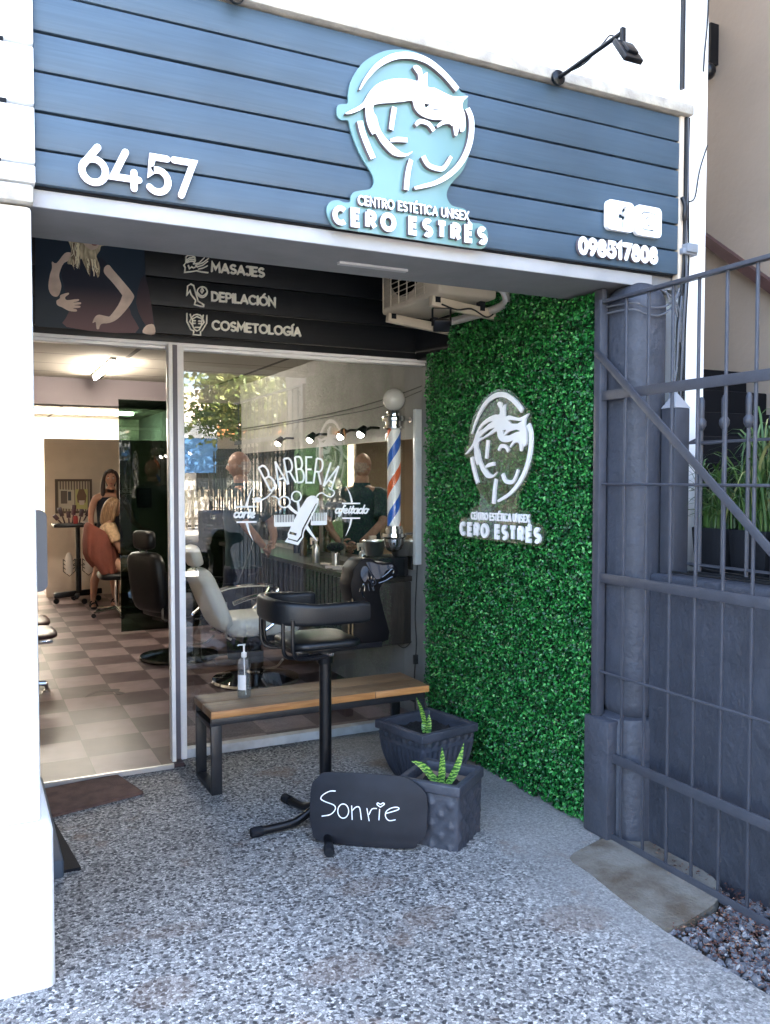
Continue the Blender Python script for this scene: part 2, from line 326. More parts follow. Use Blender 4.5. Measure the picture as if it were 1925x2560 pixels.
TR = {'panel':((1.202,2.9035),(1.2057,2.9209),(1.2197,2.929),(1.2444,2.9367),(1.2463,2.9666),(1.2549,3.0104),(1.2761,3.0527),(1.307,3.093),(1.3501,3.1277),(1.3986,3.1545),(1.4478,3.1691),(1.4976,3.1761),(1.538,3.1727),(1.5841,3.1607),(1.6307,3.1353),(1.6728,3.1084),(1.7154,3.0699),(1.7342,3.0647),(1.7461,3.0467),(1.7452,3.0194),(1.7588,2.9858),(1.7672,2.942),(1.7647,2.8871),(1.7514,2.8348),(1.7247,2.7761),(1.6901,2.7368),(1.6637,2.7035),(1.6543,2.6751),(1.6612,2.6536),(1.6772,2.6378),(1.7012,2.6344),(1.7334,2.632),(1.7486,2.6159),(1.7498,2.5955),(1.7716,2.5847),(1.8045,2.5858),(1.8322,2.5719),(1.8407,2.5452),(1.8381,2.5171),(1.8216,2.4943),(1.7885,2.489),(1.7125,2.4882),(1.4683,2.4898),(1.2445,2.491),(1.1977,2.4922),(1.1746,2.5125),(1.1632,2.5404),(1.1656,2.5659),(1.1817,2.583),(1.2073,2.59),(1.2306,2.5857),(1.2532,2.591),(1.2565,2.6107),(1.2684,2.6273),(1.3017,2.6386),(1.3305,2.6472),(1.345,2.6644),(1.3474,2.6863),(1.3354,2.7102),(1.3114,2.7407),(1.2876,2.7751),(1.2687,2.8144),(1.2546,2.85),(1.2466,2.876),(1.2219,2.8736),(1.2056,2.8832)),'hair':((1.2266,2.8913),(1.2688,2.9182),(1.2973,2.9427),(1.3164,2.9761),(1.3452,3.0116),(1.384,3.0365),(1.4379,3.0552),(1.4877,3.0619),(1.5179,3.0615),(1.5189,3.0857),(1.4977,3.1074),(1.5128,3.1184),(1.5331,3.1105),(1.5407,3.088),(1.5585,3.1026),(1.5597,3.0501),(1.5895,3.0516),(1.631,3.0421),(1.6678,3.036),(1.7049,3.0423),(1.737,3.0503),(1.7156,3.0295),(1.7104,3.0038),(1.7211,2.9833),(1.724,2.9523),(1.7214,2.9202),(1.7027,2.9102),(1.6973,2.9295),(1.6895,2.8966),(1.6762,2.8943),(1.6655,2.9416),(1.6418,2.944),(1.5898,2.9345),(1.5487,2.9358),(1.5207,2.946),(1.5029,2.9646),(1.4954,2.9871),(1.4578,2.9756),(1.3986,2.9599),(1.3403,2.9424),(1.3379,2.9163),(1.35,2.9014),(1.3596,2.8689),(1.3742,2.8457),(1.3888,2.831),(1.4183,2.8101),(1.448,2.7934),(1.473,2.791),(1.4981,2.8039),(1.478,2.7844),(1.448,2.7751),(1.4134,2.778),(1.3888,2.7943),(1.3645,2.816),(1.3451,2.8427),(1.333,2.835),(1.3163,2.8611),(1.3067,2.8934),(1.3044,2.927),(1.283,2.9111),(1.2453,2.8918)),'hairholes':(((1.3548,2.9725),(1.3742,2.9844),(1.3996,2.9932),(1.3742,2.981)),((1.5322,3.0087),(1.546,3.0166),(1.5613,3.0188),(1.546,3.0136)),((1.5445,2.9865),(1.5701,2.987),(1.5512,2.9693)),((1.5537,2.9618),(1.5897,2.9735),(1.6522,2.9816),(1.5949,2.9696))),'hairgaps':(((1.3428,2.9919),(1.3791,3.0162),(1.4281,3.0325),(1.4677,3.034),(1.4281,3.0221),(1.384,3.0022)),((1.35,2.9613),(1.384,2.9807),(1.433,2.9981),(1.4828,3.0043),(1.438,2.9843),(1.3888,2.9662)),((1.5818,3.0325),(1.6206,3.029),(1.6678,3.0226),(1.6943,3.0223),(1.6573,3.0116),(1.6103,3.0137)),((1.5409,2.9893),(1.5716,2.9899),(1.5512,2.9693)),((1.5537,2.9636),(1.5948,2.9802),(1.6469,2.9864),(1.6786,2.9781),(1.6417,2.9739),(1.5949,2.9634))),'arcs':(((1.2831,2.9844,10),(1.3117,3.0325,24),(1.3549,3.084,36),(1.4084,3.1231,44),(1.4627,3.1434,46),(1.5127,3.1489,46),(1.5636,3.1423,46),(1.61,3.1221,46),(1.6518,3.0952,46),(1.6888,3.0647,46)),((1.7329,3.0035,44),(1.7508,2.9662,46),(1.7495,2.9026,46),(1.7325,2.8453,44),(1.7006,2.7903,42),(1.653,2.7423,38),(1.5956,2.7044,32),(1.5389,2.6826,28),(1.5059,2.6711,20)),((1.2839,2.8744,44),(1.2933,2.84,46),(1.3124,2.7964,46),(1.3364,2.7512,44)),((1.4222,2.9493,40),(1.4143,2.9046,38),(1.4084,2.8655,36)),((1.4045,2.8259,20),(1.4331,2.8352,36),(1.4754,2.8408,34)),((1.5096,2.9001,24),(1.5283,2.9176,34),(1.5641,2.9153,34),(1.5873,2.8942,34)),((1.6002,2.9111,14),(1.6288,2.9327,30),(1.6576,2.938,30),(1.6682,2.9287,24)),((1.5413,2.7935,40),(1.5644,2.764,38),(1.6136,2.7576,36),(1.6371,2.7721,30),(1.6622,2.812,26)),((1.4906,2.772,34),(1.4781,2.7239,40),(1.4706,2.6593,42))),'wpx':0.0005,'t1':((1.1862,2.5055),(1.8159,2.5089),(1.1909,2.5611),(1.8184,2.5655)),'t2':((1.2802,2.582),(1.7417,2.5876),(1.2826,2.6102),(1.7443,2.6199)),'num':((0.327,2.5068),(0.6959,2.5131),(0.3942,2.6444),(0.6933,2.6444)),'phone':((2.2708,2.522),(2.715,2.53),(2.288,2.5917),(2.7116,2.5993)),'tiles':((2.4258,2.6439),(2.5733,2.6433),(2.4242,2.7651),(2.5735,2.7702),(2.582,2.6379),(2.7286,2.6445),(2.5822,2.7649),(2.7295,2.7723)),'ic':((((1.1226,2.8075),(1.1229,2.8346),(1.1367,2.8462),(1.1597,2.8479),(1.1734,2.8381),(1.1756,2.8179),(1.1662,2.8032)),((1.125,2.8168),(1.1435,2.8324),(1.1711,2.8392)),((1.1249,2.8077),(1.1457,2.8236),(1.1742,2.8268)),((1.1295,2.8046),(1.1502,2.8142),(1.1732,2.8154)),((1.1226,2.8029),(1.111,2.7881),(1.1187,2.7754),(1.1152,2.7487),(1.1589,2.7579),(1.182,2.7649),(1.2051,2.7619),(1.2471,2.7609)),((1.1662,2.801),(1.1963,2.8088),(1.2268,2.8419)),((1.1777,2.7945),(1.2195,2.8137),(1.2501,2.84)),((1.1868,2.7864),(1.2194,2.8),(1.2453,2.8234)),((1.1937,2.7753),(1.2193,2.784),(1.2437,2.7981)),((1.1362,2.7886),(1.1429,2.7712),(1.1545,2.7838),(1.166,2.7782),(1.1822,2.7891))),(((1.1255,2.6211),(1.1315,2.6747),(1.149,2.6878),(1.1651,2.6803),(1.1785,2.6315),(1.1898,2.5961),(1.2231,2.5785),(1.2211,2.5682),(1.2034,2.5676),(1.1687,2.575),(1.1759,2.5994),(1.1508,2.6289),(1.1441,2.651),(1.1255,2.6211)),((1.2424,2.6514),(1.2401,2.6396),(1.2337,2.6291),(1.2243,2.6217),(1.2132,2.6184),(1.2022,2.6196),(1.1929,2.6253),(1.1867,2.6345),(1.1846,2.6458),(1.1869,2.6576),(1.1933,2.6679),(1.2027,2.6754),(1.2137,2.6788),(1.2248,2.6776),(1.2341,2.6719),(1.2403,2.6627),(1.2424,2.6514)),((1.1883,2.6439),(1.1993,2.6312),(1.2133,2.6266),(1.2273,2.6339),(1.2386,2.6473)),((1.2127,2.6723),(1.2051,2.6546),(1.2125,2.6448),(1.22,2.6561),(1.2127,2.6723))),(((1.1565,2.495),(1.1575,2.4563),(1.1675,2.4366),(1.1813,2.4285),(1.1953,2.4364),(1.2071,2.4602),(1.2112,2.4995)),((1.1519,2.5015),(1.1659,2.5164),(1.1821,2.5214),(1.2007,2.5184),(1.2131,2.5066)),((1.1565,2.4937),(1.182,2.5095),(1.2098,2.499)),((1.1255,2.522),(1.125,2.4765),(1.1467,2.4327),(1.1614,2.4283)),((1.1438,2.519),(1.15,2.4968),(1.1407,2.4778),(1.1562,2.4599)),((1.2385,2.5202),(1.2372,2.4764),(1.2106,2.4321)),((1.2179,2.5198),(1.2145,2.4975),(1.2222,2.4798),(1.2062,2.4579)),((1.1637,2.4257),(1.1603,2.4054),(1.202,2.4066),(1.2022,2.4268)),((1.1601,2.4848),(1.173,2.485)),((1.1916,2.4856),(1.2046,2.4853)),((1.1599,2.4702),(1.172,2.4703)),((1.1924,2.4719),(1.2045,2.4715)),((1.1718,2.4483),(1.1959,2.4493)))),'serv':(((1.2635,2.7682),(1.5824,2.7681),(1.2654,2.8234),(1.5827,2.822)),((1.2636,2.6028),(1.649,2.6047),(1.2659,2.6559),(1.6503,2.6525)),((1.2655,2.4418),(1.8067,2.4422),(1.2674,2.4917),(1.807,2.4906))),'poster':{'sheet':((0.3435,2.8654),(0.8954,2.9173),(0.8998,2.723),(0.9476,2.4513),(0.9491,2.3923),(0.3362,2.3897)),'dress':((0.4624,2.7065),(0.5052,2.7282),(0.5752,2.7617),(0.6501,2.7831),(0.6918,2.7618),(0.6936,2.7403),(0.6828,2.7131),(0.6867,2.694),(0.7243,2.6543),(0.7705,2.5997),(0.7745,2.5782),(0.8126,2.5244),(0.823,2.4899),(0.8436,2.3933),(0.4904,2.3976),(0.5016,2.4756),(0.483,2.5936)),'sleeve':((0.8499,2.5586),(0.8975,2.7139),(0.9431,2.4464),(0.901,2.4364)),'wrist':((0.901,2.4364),(0.9431,2.4455),(0.9469,2.393),(0.883,2.3962)),'arm':((0.6936,2.7395),(0.7106,2.7444),(0.7336,2.7185),(0.7884,2.6586),(0.8352,2.6015),(0.8349,2.575),(0.804,2.5236),(0.7517,2.462),(0.7088,2.4365),(0.6707,2.4291),(0.6579,2.415),(0.6535,2.3995),(0.641,2.4007),(0.6372,2.4351),(0.6204,2.4286),(0.6334,2.4609),(0.6545,2.4757),(0.6966,2.4705),(0.7136,2.4763),(0.7526,2.5323),(0.7746,2.5825),(0.7705,2.5997),(0.7243,2.6565),(0.6868,2.6961),(0.6829,2.7218)),'forearm':((0.4227,2.7318),(0.4446,2.7257),(0.4857,2.7814),(0.5142,2.7889),(0.5303,2.778),(0.5177,2.7509),(0.4809,2.7298),(0.46,2.6807),(0.4576,2.6507),(0.4671,2.6091),(0.4543,2.561),(0.434,2.5506),(0.4122,2.5655),(0.4028,2.6027),(0.4117,2.6629),(0.4222,2.6979)),'hand':((0.4624,2.5618),(0.499,2.5772),(0.5038,2.57),(0.4857,2.5533),(0.4944,2.5383),(0.5485,2.5493),(0.5516,2.5393),(0.5228,2.5281),(0.5606,2.5332),(0.5604,2.5229),(0.5267,2.5151),(0.5582,2.5141),(0.556,2.504),(0.5224,2.498),(0.5415,2.4928),(0.5385,2.4822),(0.5018,2.4833),(0.4695,2.4985),(0.4455,2.5083),(0.4418,2.5301),(0.4581,2.5443)),'hair':((0.5175,2.8788),(0.5147,2.8231),(0.5223,2.7856),(0.4971,2.7316),(0.5214,2.7257),(0.5333,2.6992),(0.5304,2.7267),(0.5501,2.7289),(0.567,2.7651),(0.583,2.7325),(0.6032,2.6938),(0.6078,2.7266),(0.6246,2.7457),(0.6508,2.6707),(0.6628,2.7283),(0.6459,2.7827),(0.6631,2.8149),(0.6718,2.8419),(0.7183,2.8518),(0.7188,2.8953)),'neck':((0.5842,2.8185),(0.5775,2.7791),(0.6083,2.7697),(0.6375,2.7774),(0.6465,2.8259)),'face':((0.5726,2.8772),(0.5744,2.856),(0.5845,2.8379),(0.6049,2.8201),(0.6256,2.8157),(0.6423,2.8233),(0.6601,2.8427),(0.6691,2.8892)),'lips':((0.6209,2.8436),(0.6364,2.8515),(0.6509,2.8455),(0.6362,2.8385))},'dec':{'letters':((1.6037,1.6025,75,28),(1.6756,1.6248,95,19),(1.7421,1.6426,80,11),(1.805,1.6512,75,6),(1.8659,1.6491,65,0),(1.9281,1.6397,80,-8),(1.9832,1.6236,0,-19),(2.0223,1.6056,90,-29)),'body':((1.8762,1.4936),(1.8987,1.4934),(1.9276,1.4733),(1.9242,1.4403),(1.9145,1.4194),(1.8287,1.2683),(1.8274,1.2414),(1.7923,1.193),(1.7076,1.2173),(1.7277,1.2445),(1.7266,1.2653),(1.7963,1.4004),(1.8506,1.4801)),'holes':(((1.7404,1.2791),(1.7844,1.266),(1.7805,1.2518),(1.736,1.2638)),((1.9062,1.4417),(1.9165,1.4464),(1.8275,1.2863),(1.8178,1.2417),(1.7892,1.2128),(1.7264,1.2327),(1.729,1.2385),(1.7861,1.2218),(1.8096,1.2509),(1.8187,1.2925))),'strokes':(((1.6382,1.5468,14),(1.6289,1.5205,14),(1.6042,1.4915,14),(1.5676,1.4714,14),(1.5464,1.4705,14)),((1.5253,1.4725,44),(1.5506,1.471,52),(1.5639,1.4703,20)),((1.5049,1.4785,14),(1.5289,1.4771,14)),((1.5084,1.4582,14),(1.5288,1.4596,14)),((1.9083,1.4795,14),(1.9244,1.5004,14),(1.9503,1.5092,14),(1.9763,1.4927,14),(2.0089,1.4846,14),(2.03,1.5026,14),(2.0254,1.5226,14),(2.0025,1.5312,14),(1.9927,1.5421,14)),((1.5119,1.5445,3),(1.4894,1.4983,14),(1.4711,1.4361,28)),((1.4088,1.4318,18),(1.5323,1.4311,18)),((1.4111,1.3425,18),(1.5335,1.3409,18)),((1.4734,1.3365,26),(1.4868,1.2839,16),(1.5099,1.232,3)),((2.1101,1.5489,3),(2.136,1.4986,14),(2.1494,1.4482,24)),((2.0813,1.4424,16),(2.2053,1.4414,16)),((2.0831,1.3515,16),(2.2052,1.3489,16)),((2.1445,1.3453,24),(2.133,1.2964,14),(2.1062,1.2407,3)),((1.6226,1.4913,6),(1.6471,1.4899,12),(1.6717,1.472,16)),((1.7287,1.4382,34),(1.7586,1.407,30),(1.7962,1.3813,26)),((1.7903,1.4629,26),(1.7965,1.4301,26),(1.8001,1.3943,26)),((1.8436,1.3098,40),(1.8785,1.2609,26),(1.9157,1.2164,6)),((1.7463,1.4723,14),(1.762,1.471,14))),'rings':(((1.7419,1.4558),(1.7401,1.4456),(1.7349,1.4364),(1.7268,1.4292),(1.7167,1.4246),(1.7055,1.4232),(1.6944,1.425),(1.6844,1.4298),(1.6765,1.4372),(1.6715,1.4465),(1.6698,1.4567),(1.6716,1.4669),(1.6767,1.476),(1.6847,1.4832),(1.6947,1.4878),(1.7059,1.4893),(1.717,1.4876),(1.7271,1.4828),(1.735,1.4754),(1.7402,1.4661),(1.7419,1.4558)),((1.8132,1.4883),(1.8116,1.4787),(1.8073,1.4701),(1.8005,1.4634),(1.7921,1.4591),(1.7827,1.4577),(1.7734,1.4593),(1.765,1.4638),(1.7583,1.4707),(1.7541,1.4793),(1.7527,1.4889),(1.7542,1.4984),(1.7585,1.5069),(1.7652,1.5137),(1.7736,1.518),(1.783,1.5194),(1.7923,1.5179),(1.8007,1.5134),(1.8074,1.5065),(1.8117,1.4978),(1.8132,1.4883))),'comb1':((1.6412,1.309),(1.6416,1.3795),(1.771,1.3711),(1.7707,1.3104)),'comb2':((1.8755,1.312),(1.8886,1.3868),(1.9812,1.3881),(1.981,1.3136)),'corte':((1.3936,1.37),(1.5186,1.3674)),'afeitado':((2.0336,1.3829),(2.2562,1.3788)),'px':0.0006},'chalk':(((0.0443,0.2186),(0.019,0.2161),(-0.011,0.1981),(-0.0195,0.1809),(0.0018,0.1702),(0.0407,0.1587),(0.0476,0.1413),(0.0272,0.1183),(-0.0108,0.1083)),((0.0818,0.1667),(0.0929,0.1648),(0.102,0.1569),(0.1073,0.1448),(0.1076,0.131),(0.1028,0.1185),(0.094,0.1099),(0.0831,0.1069),(0.0722,0.1103),(0.0638,0.1194),(0.0596,0.1321),(0.0605,0.1459),(0.0664,0.1577),(0.0759,0.1652),(0.0871,0.1666)),((0.1208,0.1611),(0.1254,0.1044)),((0.1239,0.1413),(0.14,0.1575),(0.1568,0.1552),(0.1662,0.1075)),((0.1893,0.1554),(0.201,0.1052)),((0.2,0.1314),(0.2119,0.155),(0.2321,0.1586)),((0.2457,0.1561),(0.2443,0.1121)),((0.2491,0.1656),(0.2338,0.1751),(0.2372,0.1824),(0.2487,0.1776),(0.2597,0.1841),(0.2659,0.1789),(0.2491,0.1656)),((0.2725,0.1404),(0.3277,0.1608),(0.3237,0.1704),(0.2978,0.1656),(0.2759,0.1499),(0.2729,0.1284),(0.2884,0.1127),(0.3158,0.1176))),'boardout':((-0.0666,0.2267),(-0.0414,0.2683),(0.0154,0.2975),(0.2932,0.3018),(0.3682,0.2926),(0.4362,0.2478),(0.4537,0.1997),(0.452,0.0806),(0.4204,0.0328),(0.3625,0.0002),(0.0018,-0.0014),(-0.0543,0.0476),(-0.0666,0.1112)),'boardframe':((1.385,3.405,0),(0.7913,-0.6114,0),(0.1062,0.1374,0.9848),(-0.6022,-0.7793,0.1736))}
# ================================================================ THE SETTING
# exposed-aggregate slab ----------------------------------------------------
def mat_aggregate():
    m = mat('exposed_aggregate', (.3, .3, .3), .75); n, l, b = nodes(m); tc = n.new('ShaderNodeTexCoord'); g = tc.outputs['Object']
    dn = n.new('ShaderNodeTexNoise'); dn.inputs['Scale'].default_value = 30; l.new(g, dn.inputs['Vector'])
    dv = n.new('ShaderNodeVectorMath'); dv.operation = 'SCALE'; l.new(dn.outputs['Color'], dv.inputs[0]); dv.inputs['Scale'].default_value = .022
    av = n.new('ShaderNodeVectorMath'); l.new(g, av.inputs[0]); l.new(dv.outputs[0], av.inputs[1]); src = av.outputs[0]
    v = n.new('ShaderNodeTexVoronoi'); v.inputs['Scale'].default_value = 104; v.inputs['Randomness'].default_value = 1; l.new(src, v.inputs['Vector'])
    sp = n.new('ShaderNodeSeparateColor'); l.new(v.outputs['Color'], sp.inputs[0])
    stone = ramp(n, [(0, (.075, .072, .07)), (.2, (.19, .183, .175)), (.5, (.335, .322, .30)), (.8, (.47, .45, .415)), (1, (.72, .69, .63))]); l.new(sp.outputs[0], stone.inputs[0])
    ve = n.new('ShaderNodeTexVoronoi'); ve.feature = 'DISTANCE_TO_EDGE'; ve.inputs['Scale'].default_value = 104; l.new(src, ve.inputs['Vector'])
    er = ramp(n, [(0, (.30, .29, .29)), (.11, (1, 1, 1))]); l.new(ve.outputs[0], er.inputs[0])
    c = mixc(n, l, 1., stone.outputs[0], er.outputs[0], 'MULTIPLY')
    # the darker stones
    v2 = n.new('ShaderNodeTexVoronoi'); v2.inputs['Scale'].default_value = 50; l.new(src, v2.inputs['Vector'])
    s2 = n.new('ShaderNodeSeparateColor'); l.new(v2.outputs['Color'], s2.inputs[0])
    pick = math_(n, l, 'GREATER_THAN', s2.outputs[1], .55); near = math_(n, l, 'LESS_THAN', v2.outputs['Distance'], .40)
    big = n.new('ShaderNodeTexNoise'); big.inputs['Scale'].default_value = .9; big.inputs['Detail'].default_value = 3; l.new(g, big.inputs['Vector'])
    bgr = ramp(n, [(.38, (.55, .55, .55)), (.6, (1, 1, 1))]); l.new(big.outputs[0], bgr.inputs[0])
    f2 = math_(n, l, 'MULTIPLY', math_(n, l, 'MULTIPLY', pick, near), .88)
    c = mixc(n, l, f2, c, (.018, .018, .021))
    # smoother trowelled margin along the boundary (x from 1.9 m)
    sx = n.new('ShaderNodeSeparateXYZ'); pos = n.new('ShaderNodeNewGeometry'); l.new(pos.outputs['Position'], sx.inputs[0])
    wob = n.new('ShaderNodeTexNoise'); wob.inputs['Scale'].default_value = 3; wob.inputs['Detail'].default_value = 6; l.new(g, wob.inputs['Vector'])
    xx = math_(n, l, 'ADD', sx.outputs[0], math_(n, l, 'MULTIPLY', math_(n, l, 'SUBTRACT', wob.outputs[0], .5), .9))
    mr = n.new('ShaderNodeMapRange'); mr.inputs[1].default_value = 1.78; mr.inputs[2].default_value = 2.16; l.new(xx, mr.inputs[0]); mr.inputs[4].default_value = .8
    fine = n.new('ShaderNodeTexNoise'); fine.inputs['Scale'].default_value = 120; fine.inputs['Detail'].default_value = 5; l.new(g, fine.inputs['Vector'])
    fr = ramp(n, [(.35, (.175, .17, .16)), (.6, (.31, .30, .28)), (.75, (.45, .435, .405))]); l.new(fine.outputs[0], fr.inputs[0])
    c = mixc(n, l, mr.outputs[0], c, fr.outputs[0])
    # brown stains
    st = n.new('ShaderNodeTexNoise'); st.inputs['Scale'].default_value = 3.1; st.inputs['Detail'].default_value = 7; st.inputs['Roughness'].default_value = .65; l.new(g, st.inputs['Vector'])
    sr = ramp(n, [(.585, (0, 0, 0)), (.70, (.65, .65, .65))]); l.new(st.outputs[0], sr.inputs[0])
    c = mixc(n, l, sr.outputs[0], c, (.20, .125, .085))
    for (px_, py_, rx_, ry_) in ((1.379, 2.961, .13, .07), (1.50, 2.66, .10, .06), (.638, 2.965, .12, .05), (.46, 3.0, .08, .05), (.52, 2.62, .11, .09), (1.08, 2.49, .16, .08), (1.95, 2.40, .14, .10)):
        dx_ = math_(n, l, 'DIVIDE', math_(n, l, 'SUBTRACT', sx.outputs[0], px_), rx_); dy_ = math_(n, l, 'DIVIDE', math_(n, l, 'SUBTRACT', sx.outputs[1], py_), ry_)
        d2_ = math_(n, l, 'ADD', math_(n, l, 'MULTIPLY', dx_, dx_), math_(n, l, 'MULTIPLY', dy_, dy_)); e_ = math_(n, l, 'SUBTRACT', math_(n, l, 'ADD', 1., math_(n, l, 'MULTIPLY', wob.outputs[0], .9)), d2_)
        f_ = math_(n, l, 'MULTIPLY', math_(n, l, 'MINIMUM', math_(n, l, 'MAXIMUM', math_(n, l, 'SUBTRACT', e_, .3), 0.), .42), math_(n, l, 'MULTIPLY', fine.outputs[0], 1.3)); c = mixc(n, l, f_, c, (.16, .095, .062))
    c = mixc(n, l, .55, c, bgr.outputs[0], 'MULTIPLY')
    l.new(c, b.inputs['Base Color'])
    bp = n.new('ShaderNodeBump'); bp.inputs['Strength'].default_value = .55; bp.inputs['Distance'].default_value = .004
    hh = math_(n, l, 'MINIMUM', ve.outputs[0], .25); l.new(hh, bp.inputs['Height']); l.new(bp.outputs[0], b.inputs['Normal'])
    return m
m = M()
nx, ny = 26, 30
slab_outline = [(-6, -3), (2.20, -3), (2.20, 1.8), (2.185, 2.2), (2.29, 2.80), (2.50, 2.90), (2.62, 3.0), (2.62, 4.80), (1.07, 4.80), (1.07, 4.66), (-6, 4.66)]
m.fill(slab_outline, ((0, 0, 0), (1, 0, 0), (0, 1, 0), (0, 0, 1)), 0., -.12)
struct(m, 'forecourt_slab', mat_aggregate(), sm=0)
m = M(); m.fill([(-60, -60), (60, -60), (60, 40), (-60, 40)], ((0, 0, 0), (1, 0, 0), (0, 1, 0), (0, 0, 1)), -.06, -.3)
struct(m, 'ground', mat('dark_earth', (.06, .045, .035), .95, bump=.6, bscale=30, var=.3), sm=0)
m = M(); m.fill([(-60, -14.2), (60, -14.2), (60, -6), (-60, -6)], ((0, 0, 0), (1, 0, 0), (0, 1, 0), (0, 0, 1)), -.02, -.05)
struct(m, 'road', mat('asphalt', (.10, .098, .095), .85, bump=.4, bscale=120, var=.2), sm=0)
m = M()
m.box(-60, 60, -5.98, -3.01, -.2, .0); m.box(-60, 60, -17, -14.22, -.2, .06)
struct(m, 'pavement', mat('pavement_concrete', (.48, .46, .42), .85, var=.1, vscale=3), sm=0)
# rough concrete patch, gravel bed
m = M(); o_ = [(2.25, 2.80), (2.40, 2.86), (2.54, 2.89), (2.655, 2.85), (2.66, 2.62), (2.65, 2.40), (2.53, 2.27), (2.40, 2.225), (2.29, 2.20), (2.20, 2.20), (2.19, 2.26), (2.20, 2.40), (2.235, 2.66)]
m.fill(smooth2(o_, 3), ((0, 0, 0), (1, 0, 0), (0, 1, 0), (0, 0, 1)), .004, -.07)
struct(m, 'concrete_patch', mat('stained_concrete', (.20, .185, .155), .9, col2=(.10, .075, .05), vscale=7, bump=.8, bscale=70, det=10.), sm=0)
m = M()
for i in range(2100):
    if i % 3 == 0: x, y = random.uniform(2.50, 2.66), random.uniform(.9, 2.8)
    else: x, y = random.uniform(2.19, 2.66), random.uniform(.9, 2.26)
    if y > 2.2 and x < 2.5: continue
    r = random.uniform(.006, .017) * (1.15 if y < 2 else 1); n0 = len(m.v)
    if y > 2.25 and random.random() < .75: continue
    m.ball((x, y, -.028 + random.uniform(0, .02)), (r * random.uniform(.8, 1.3), r, r * random.uniform(.55, .9)), 7, 5,
           Matrix.Rotation(random.uniform(0, 6.28), 3, (random.random(), random.random(), 1)))
    for k in range(n0, len(m.v)):
        v = m.v[k]; m.v[k] = (v[0] + random.uniform(-1, 1) * r * .22, v[1] + random.uniform(-1, 1) * r * .22, v[2] + random.uniform(-1, 1) * r * .2)
o = m.build('gravel', mat_leaf('gravel_stone', [(0, (.06, .06, .068)), (.35, (.10, .10, .11)), (.75, (.16, .16, .17)), (.95, (.26, .25, .245)), (1, (.55, .53, .50))], .75), sm=25)
tag(o, 'loose grey gravel below the iron gate', 'gravel', kind='stuff')
m = M()
for i in range(3200):
    x, y = (random.uniform(2.22, 2.66), random.uniform(1.2, 2.22)) if i % 8 else (random.uniform(2.54, 2.66), random.uniform(2.2, 2.85))
    a = random.uniform(0, 6.28); r = random.uniform(.003, .011); z = random.uniform(-.014, .006)
    m.add([(x + r * math.cos(a), y + r * math.sin(a), z), (x - r * .4 * math.sin(a), y + r * .4 * math.cos(a), z + .004), (x - r * math.cos(a), y - r * math.sin(a), z), (x + r * .4 * math.sin(a), y - r * .4 * math.cos(a), z + .003)], [(0, 1, 2, 3)])
o = m.build('leaf_litter', mat_leaf('dry_brown_litter', [(0, (.07, .025, .018)), (.7, (.13, .05, .032)), (1, (.28, .16, .10))], .9), sm=0)
tag(o, 'reddish brown dry litter between the gravel stones', 'litter', kind='stuff')
# indoor floor -------------------------------------------------------------
def mat_tiles():
    m = mat('brown_checker_tiles', (.2, .16, .13), .4, spec=.2); n, l, b = nodes(m); pos = n.new('ShaderNodeNewGeometry'); mp = n.new('ShaderNodeMapping'); mp.vector_type = 'POINT'
    mp.inputs['Location'].default_value = (-.245, -4.65, .5); l.new(pos.outputs['Position'], mp.inputs[0])
    ck = n.new('ShaderNodeTexChecker'); ck.inputs['Scale'].default_value = 1 / .348; l.new(mp.outputs[0], ck.inputs['Vector'])
    sx = n.new('ShaderNodeSeparateXYZ'); l.new(mp.outputs[0], sx.inputs[0])
    def edge(o, p=.348):
        f = math_(n, l, 'FRACT', math_(n, l, 'DIVIDE', o, p)); return math_(n, l, 'MINIMUM', f, math_(n, l, 'SUBTRACT', 1., f))
    gx = math_(n, l, 'LESS_THAN', edge(sx.outputs[0]), .009); gy = math_(n, l, 'LESS_THAN', edge(sx.outputs[1]), .007); gr = math_(n, l, 'MAXIMUM', gx, math_(n, l, 'MULTIPLY', gy, .5))
    t = n.new('ShaderNodeTexNoise'); t.inputs['Scale'].default_value = 9; l.new(pos.outputs['Position'], t.inputs['Vector'])
    c1 = ramp(n, [(.3, (.165, .122, .122)), (.7, (.215, .164, .162))]); c2 = ramp(n, [(.3, (.055, .036, .038)), (.7, (.082, .056, .058))]); l.new(t.outputs[0], c1.inputs[0]); l.new(t.outputs[0], c2.inputs[0])
    c = mixc(n, l, ck.outputs['Fac'], c1.outputs[0], c2.outputs[0]); c = mixc(n, l, gr, c, (.05, .04, .035)); l.new(c, b.inputs['Base Color'])
    bp = n.new('ShaderNodeBump'); bp.inputs['Strength'].default_value = .3; bp.inputs['Distance'].default_value = .002; bp.invert = True; l.new(gr, bp.inputs['Height']); l.new(bp.outputs[0], b.inputs['Normal'])
    return m
m = M(); m.box(-1.0, 1.058, 4.664, 4.84, -.1, .02); m.box(-1.0, 2.66, 4.8401, 15, -.1, .02); struct(m, 'tiled_floor', mat_tiles(), sm=0)
m = M(); m.box(.2, 1.0, 4.648, 4.6635, -.02, .026); struct(m, 'threshold', mat('worn_aluminium_strip', (.55, .55, .55), .4, metal=.8), sm=0)
